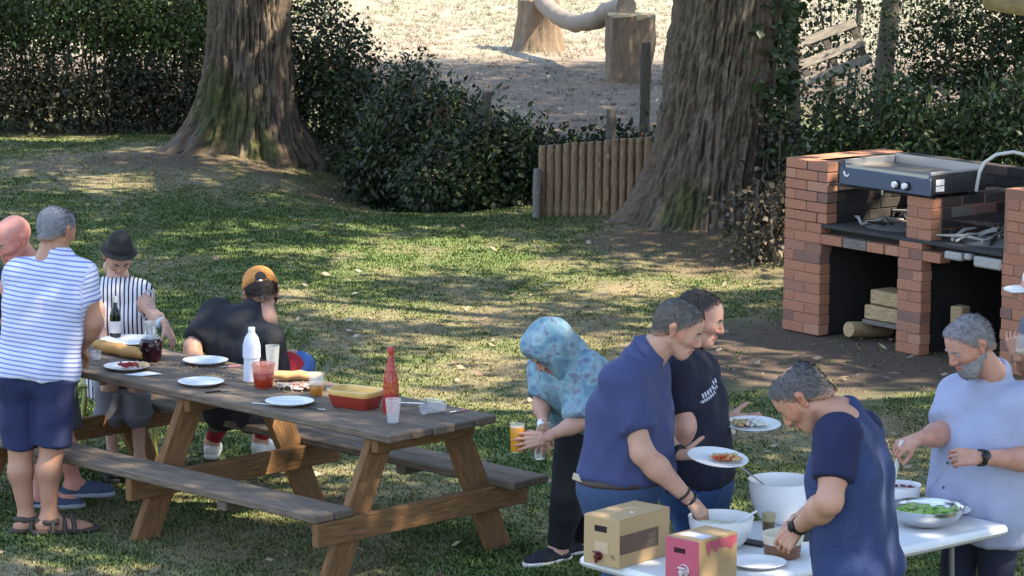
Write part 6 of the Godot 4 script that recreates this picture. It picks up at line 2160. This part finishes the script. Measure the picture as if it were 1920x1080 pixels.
	# man in light blue shirt
	P = person("bearded man in light blue short-sleeved shirt with dark buttons, at the folding table's right end", "beard", Vector3(-.85, 0, .5), Vector3(-.75, -.48, .35), {"skin": Vector3(.52, .265, .19), "limb": 1.1, "fat": .045, "head": 1.04, "brow": Vector3(.25, .24, .24),
		"handL": ["grip", Vector3(-.98, .05, .12), Vector3(-.1, -.5, -.8)], "handR": ["grip", Vector3(-.85, -.35, .15), Vector3(.1, -.75, -.4)]})
	put_hair(P, "short", mat(.24, .225, .235, .8, {"vc": true}))
	put_hair(P, "beard", mat(.3, .29, .3, .85, {"vc": true}), "beard")
	var pale := cloth(.42, .45, .62, {"tex": M.t_fine, "tri": Vector3.ONE * 3.0})
	shirt(P, "light_blue_shirt", pale, .74, .12, {"ease": .026, "fold": .04, "sr": .08})
	trousers(P, "dark_trousers", cloth(.011, .014, .035), 1.95, {"ease": .016})
	shoes(P, pants, pants)
	collar(P, pale)
	bb = grow(torso(P.J, P.fr, P.fat), .028)
	var ms: Vector3 = (P.J.sL + P.J.sR) * .5
	var mh: Vector3 = (P.J.hL + P.J.hR) * .5
	for k in 4:
		var c := ms.lerp(mh, .3 + k * .22)
		var s := surf(bb, c + P.fr * .6, -P.fr)
		var bu := G.new()
		bu.lathe([Vector2(.007, 0), Vector2(.006, .003), Vector2(.001, .003)], 12, s + P.fr * .006, Basis(Vector3.UP.cross(P.fr), P.fr, Vector3.UP))
		part(P.t, "button", bu.mesh(), mat(.03, .03, .06, .4))
	band(P, "watch", watch, "eL", "wL", .93, .035, .026, watch, Vector3(-.1, .5, 1))
	var hr: Vector3 = P.t.position + P.J.wR + Vector3(-.075, -.02, .02)
	stick("serving_spoon", "white serving spoon held over the beetroot bowl", "spoon", hr + Vector3(.01, .02, 0), hr + Vector3(-.02, -.17, -.03), .032, M.white, "", .008)
	var hl: Vector3 = P.t.position + P.J.wL + Vector3(-.09, .0, .02)
	stick("fork", "steel fork pointing down from the bearded man's left hand", "fork", hl + Vector3(.0, .02, .01), hl + Vector3(-.1, -.13, -.02), .016, M.steel)

	# person at the right edge
	P = person("person in white cap at the right edge, mostly outside the picture, hand raised", "right", Vector3(-.95, 0, .2), Vector3(-.9, -.1, .25), {"skin": Vector3(.5, .27, .2), "limb": .95,
		"handR": ["grip", Vector3(-.25, .9, .1), Vector3(.3, .1, -.9)], "handL": ["relaxed", Vector3(-1, 0, 0), Vector3(0, -1, 0)]})
	put_hair(P, "short", brown)
	shirt(P, "grey_shirt", cloth(.12, .13, .16), .7, .05)
	trousers(P, "dark_blue_trousers", cloth(.02, .03, .08), 1.8, {})
	shoes(P, mat(.5, .3, .22, .7), white_sole)
	var wc := solo("cap", nets([[Vector3(0, .0, -.004), Vector3(0, .01, .0), .1, .094]], .008, .02, [[Vector3(0, -.018, 0), Vector3(0, -1, .12)]]).mesh(), M.white, "white peaked cap at the right edge of the picture", "cap")
	wc.transform = Transform3D(P.hb.basis, P.t.position + P.hb * Vector3(0, .055, -.01))
	var v2 := nets([[Vector3(-.03, -.02, .135), Vector3(.03, -.02, .135), .06, .06]], .008, .01, [[Vector3(0, -.012, 0), Vector3.UP], [Vector3(0, -.026, 0), Vector3.DOWN]])
	part(wc, "visor", v2.mesh(), M.white)
	cup("glass", "clear glass in the raised hand at the right edge", "glass", P.t.position + P.J.wR + Vector3(.02, .0, .03), .028, .034, .1, mat(.5, .4, .3, .3), .3)


func collar(P: Dictionary, m: Material) -> void:
	var nk: Vector3 = P.J.nk
	var d: Vector3 = (P.hb.origin - nk).normalized()
	var x := d.cross(P.fr).normalized()
	var b := Basis(x, d, x.cross(d))
	var g := G.new()
	g.lathe([Vector2(.092, -.02), Vector2(.08, .004), Vector2(.069, .024), Vector2(.065, .024), Vector2(.065, .0)], 26, nk + d * .01, b)
	part(P.t, "collar", g.mesh(), m)


func belt(P: Dictionary, m: Material, up: float) -> void:
	var mh: Vector3 = (P.J.hL + P.J.hR) * .5
	var g := nets(grow(torso(P.J, P.fr, P.fat), .021), .0125, .045, [[mh + Vector3(0, up, 0), Vector3.UP], [mh + Vector3(0, up - .034, 0), Vector3.DOWN]])
	part(P.t, "belt", g.mesh(), m)
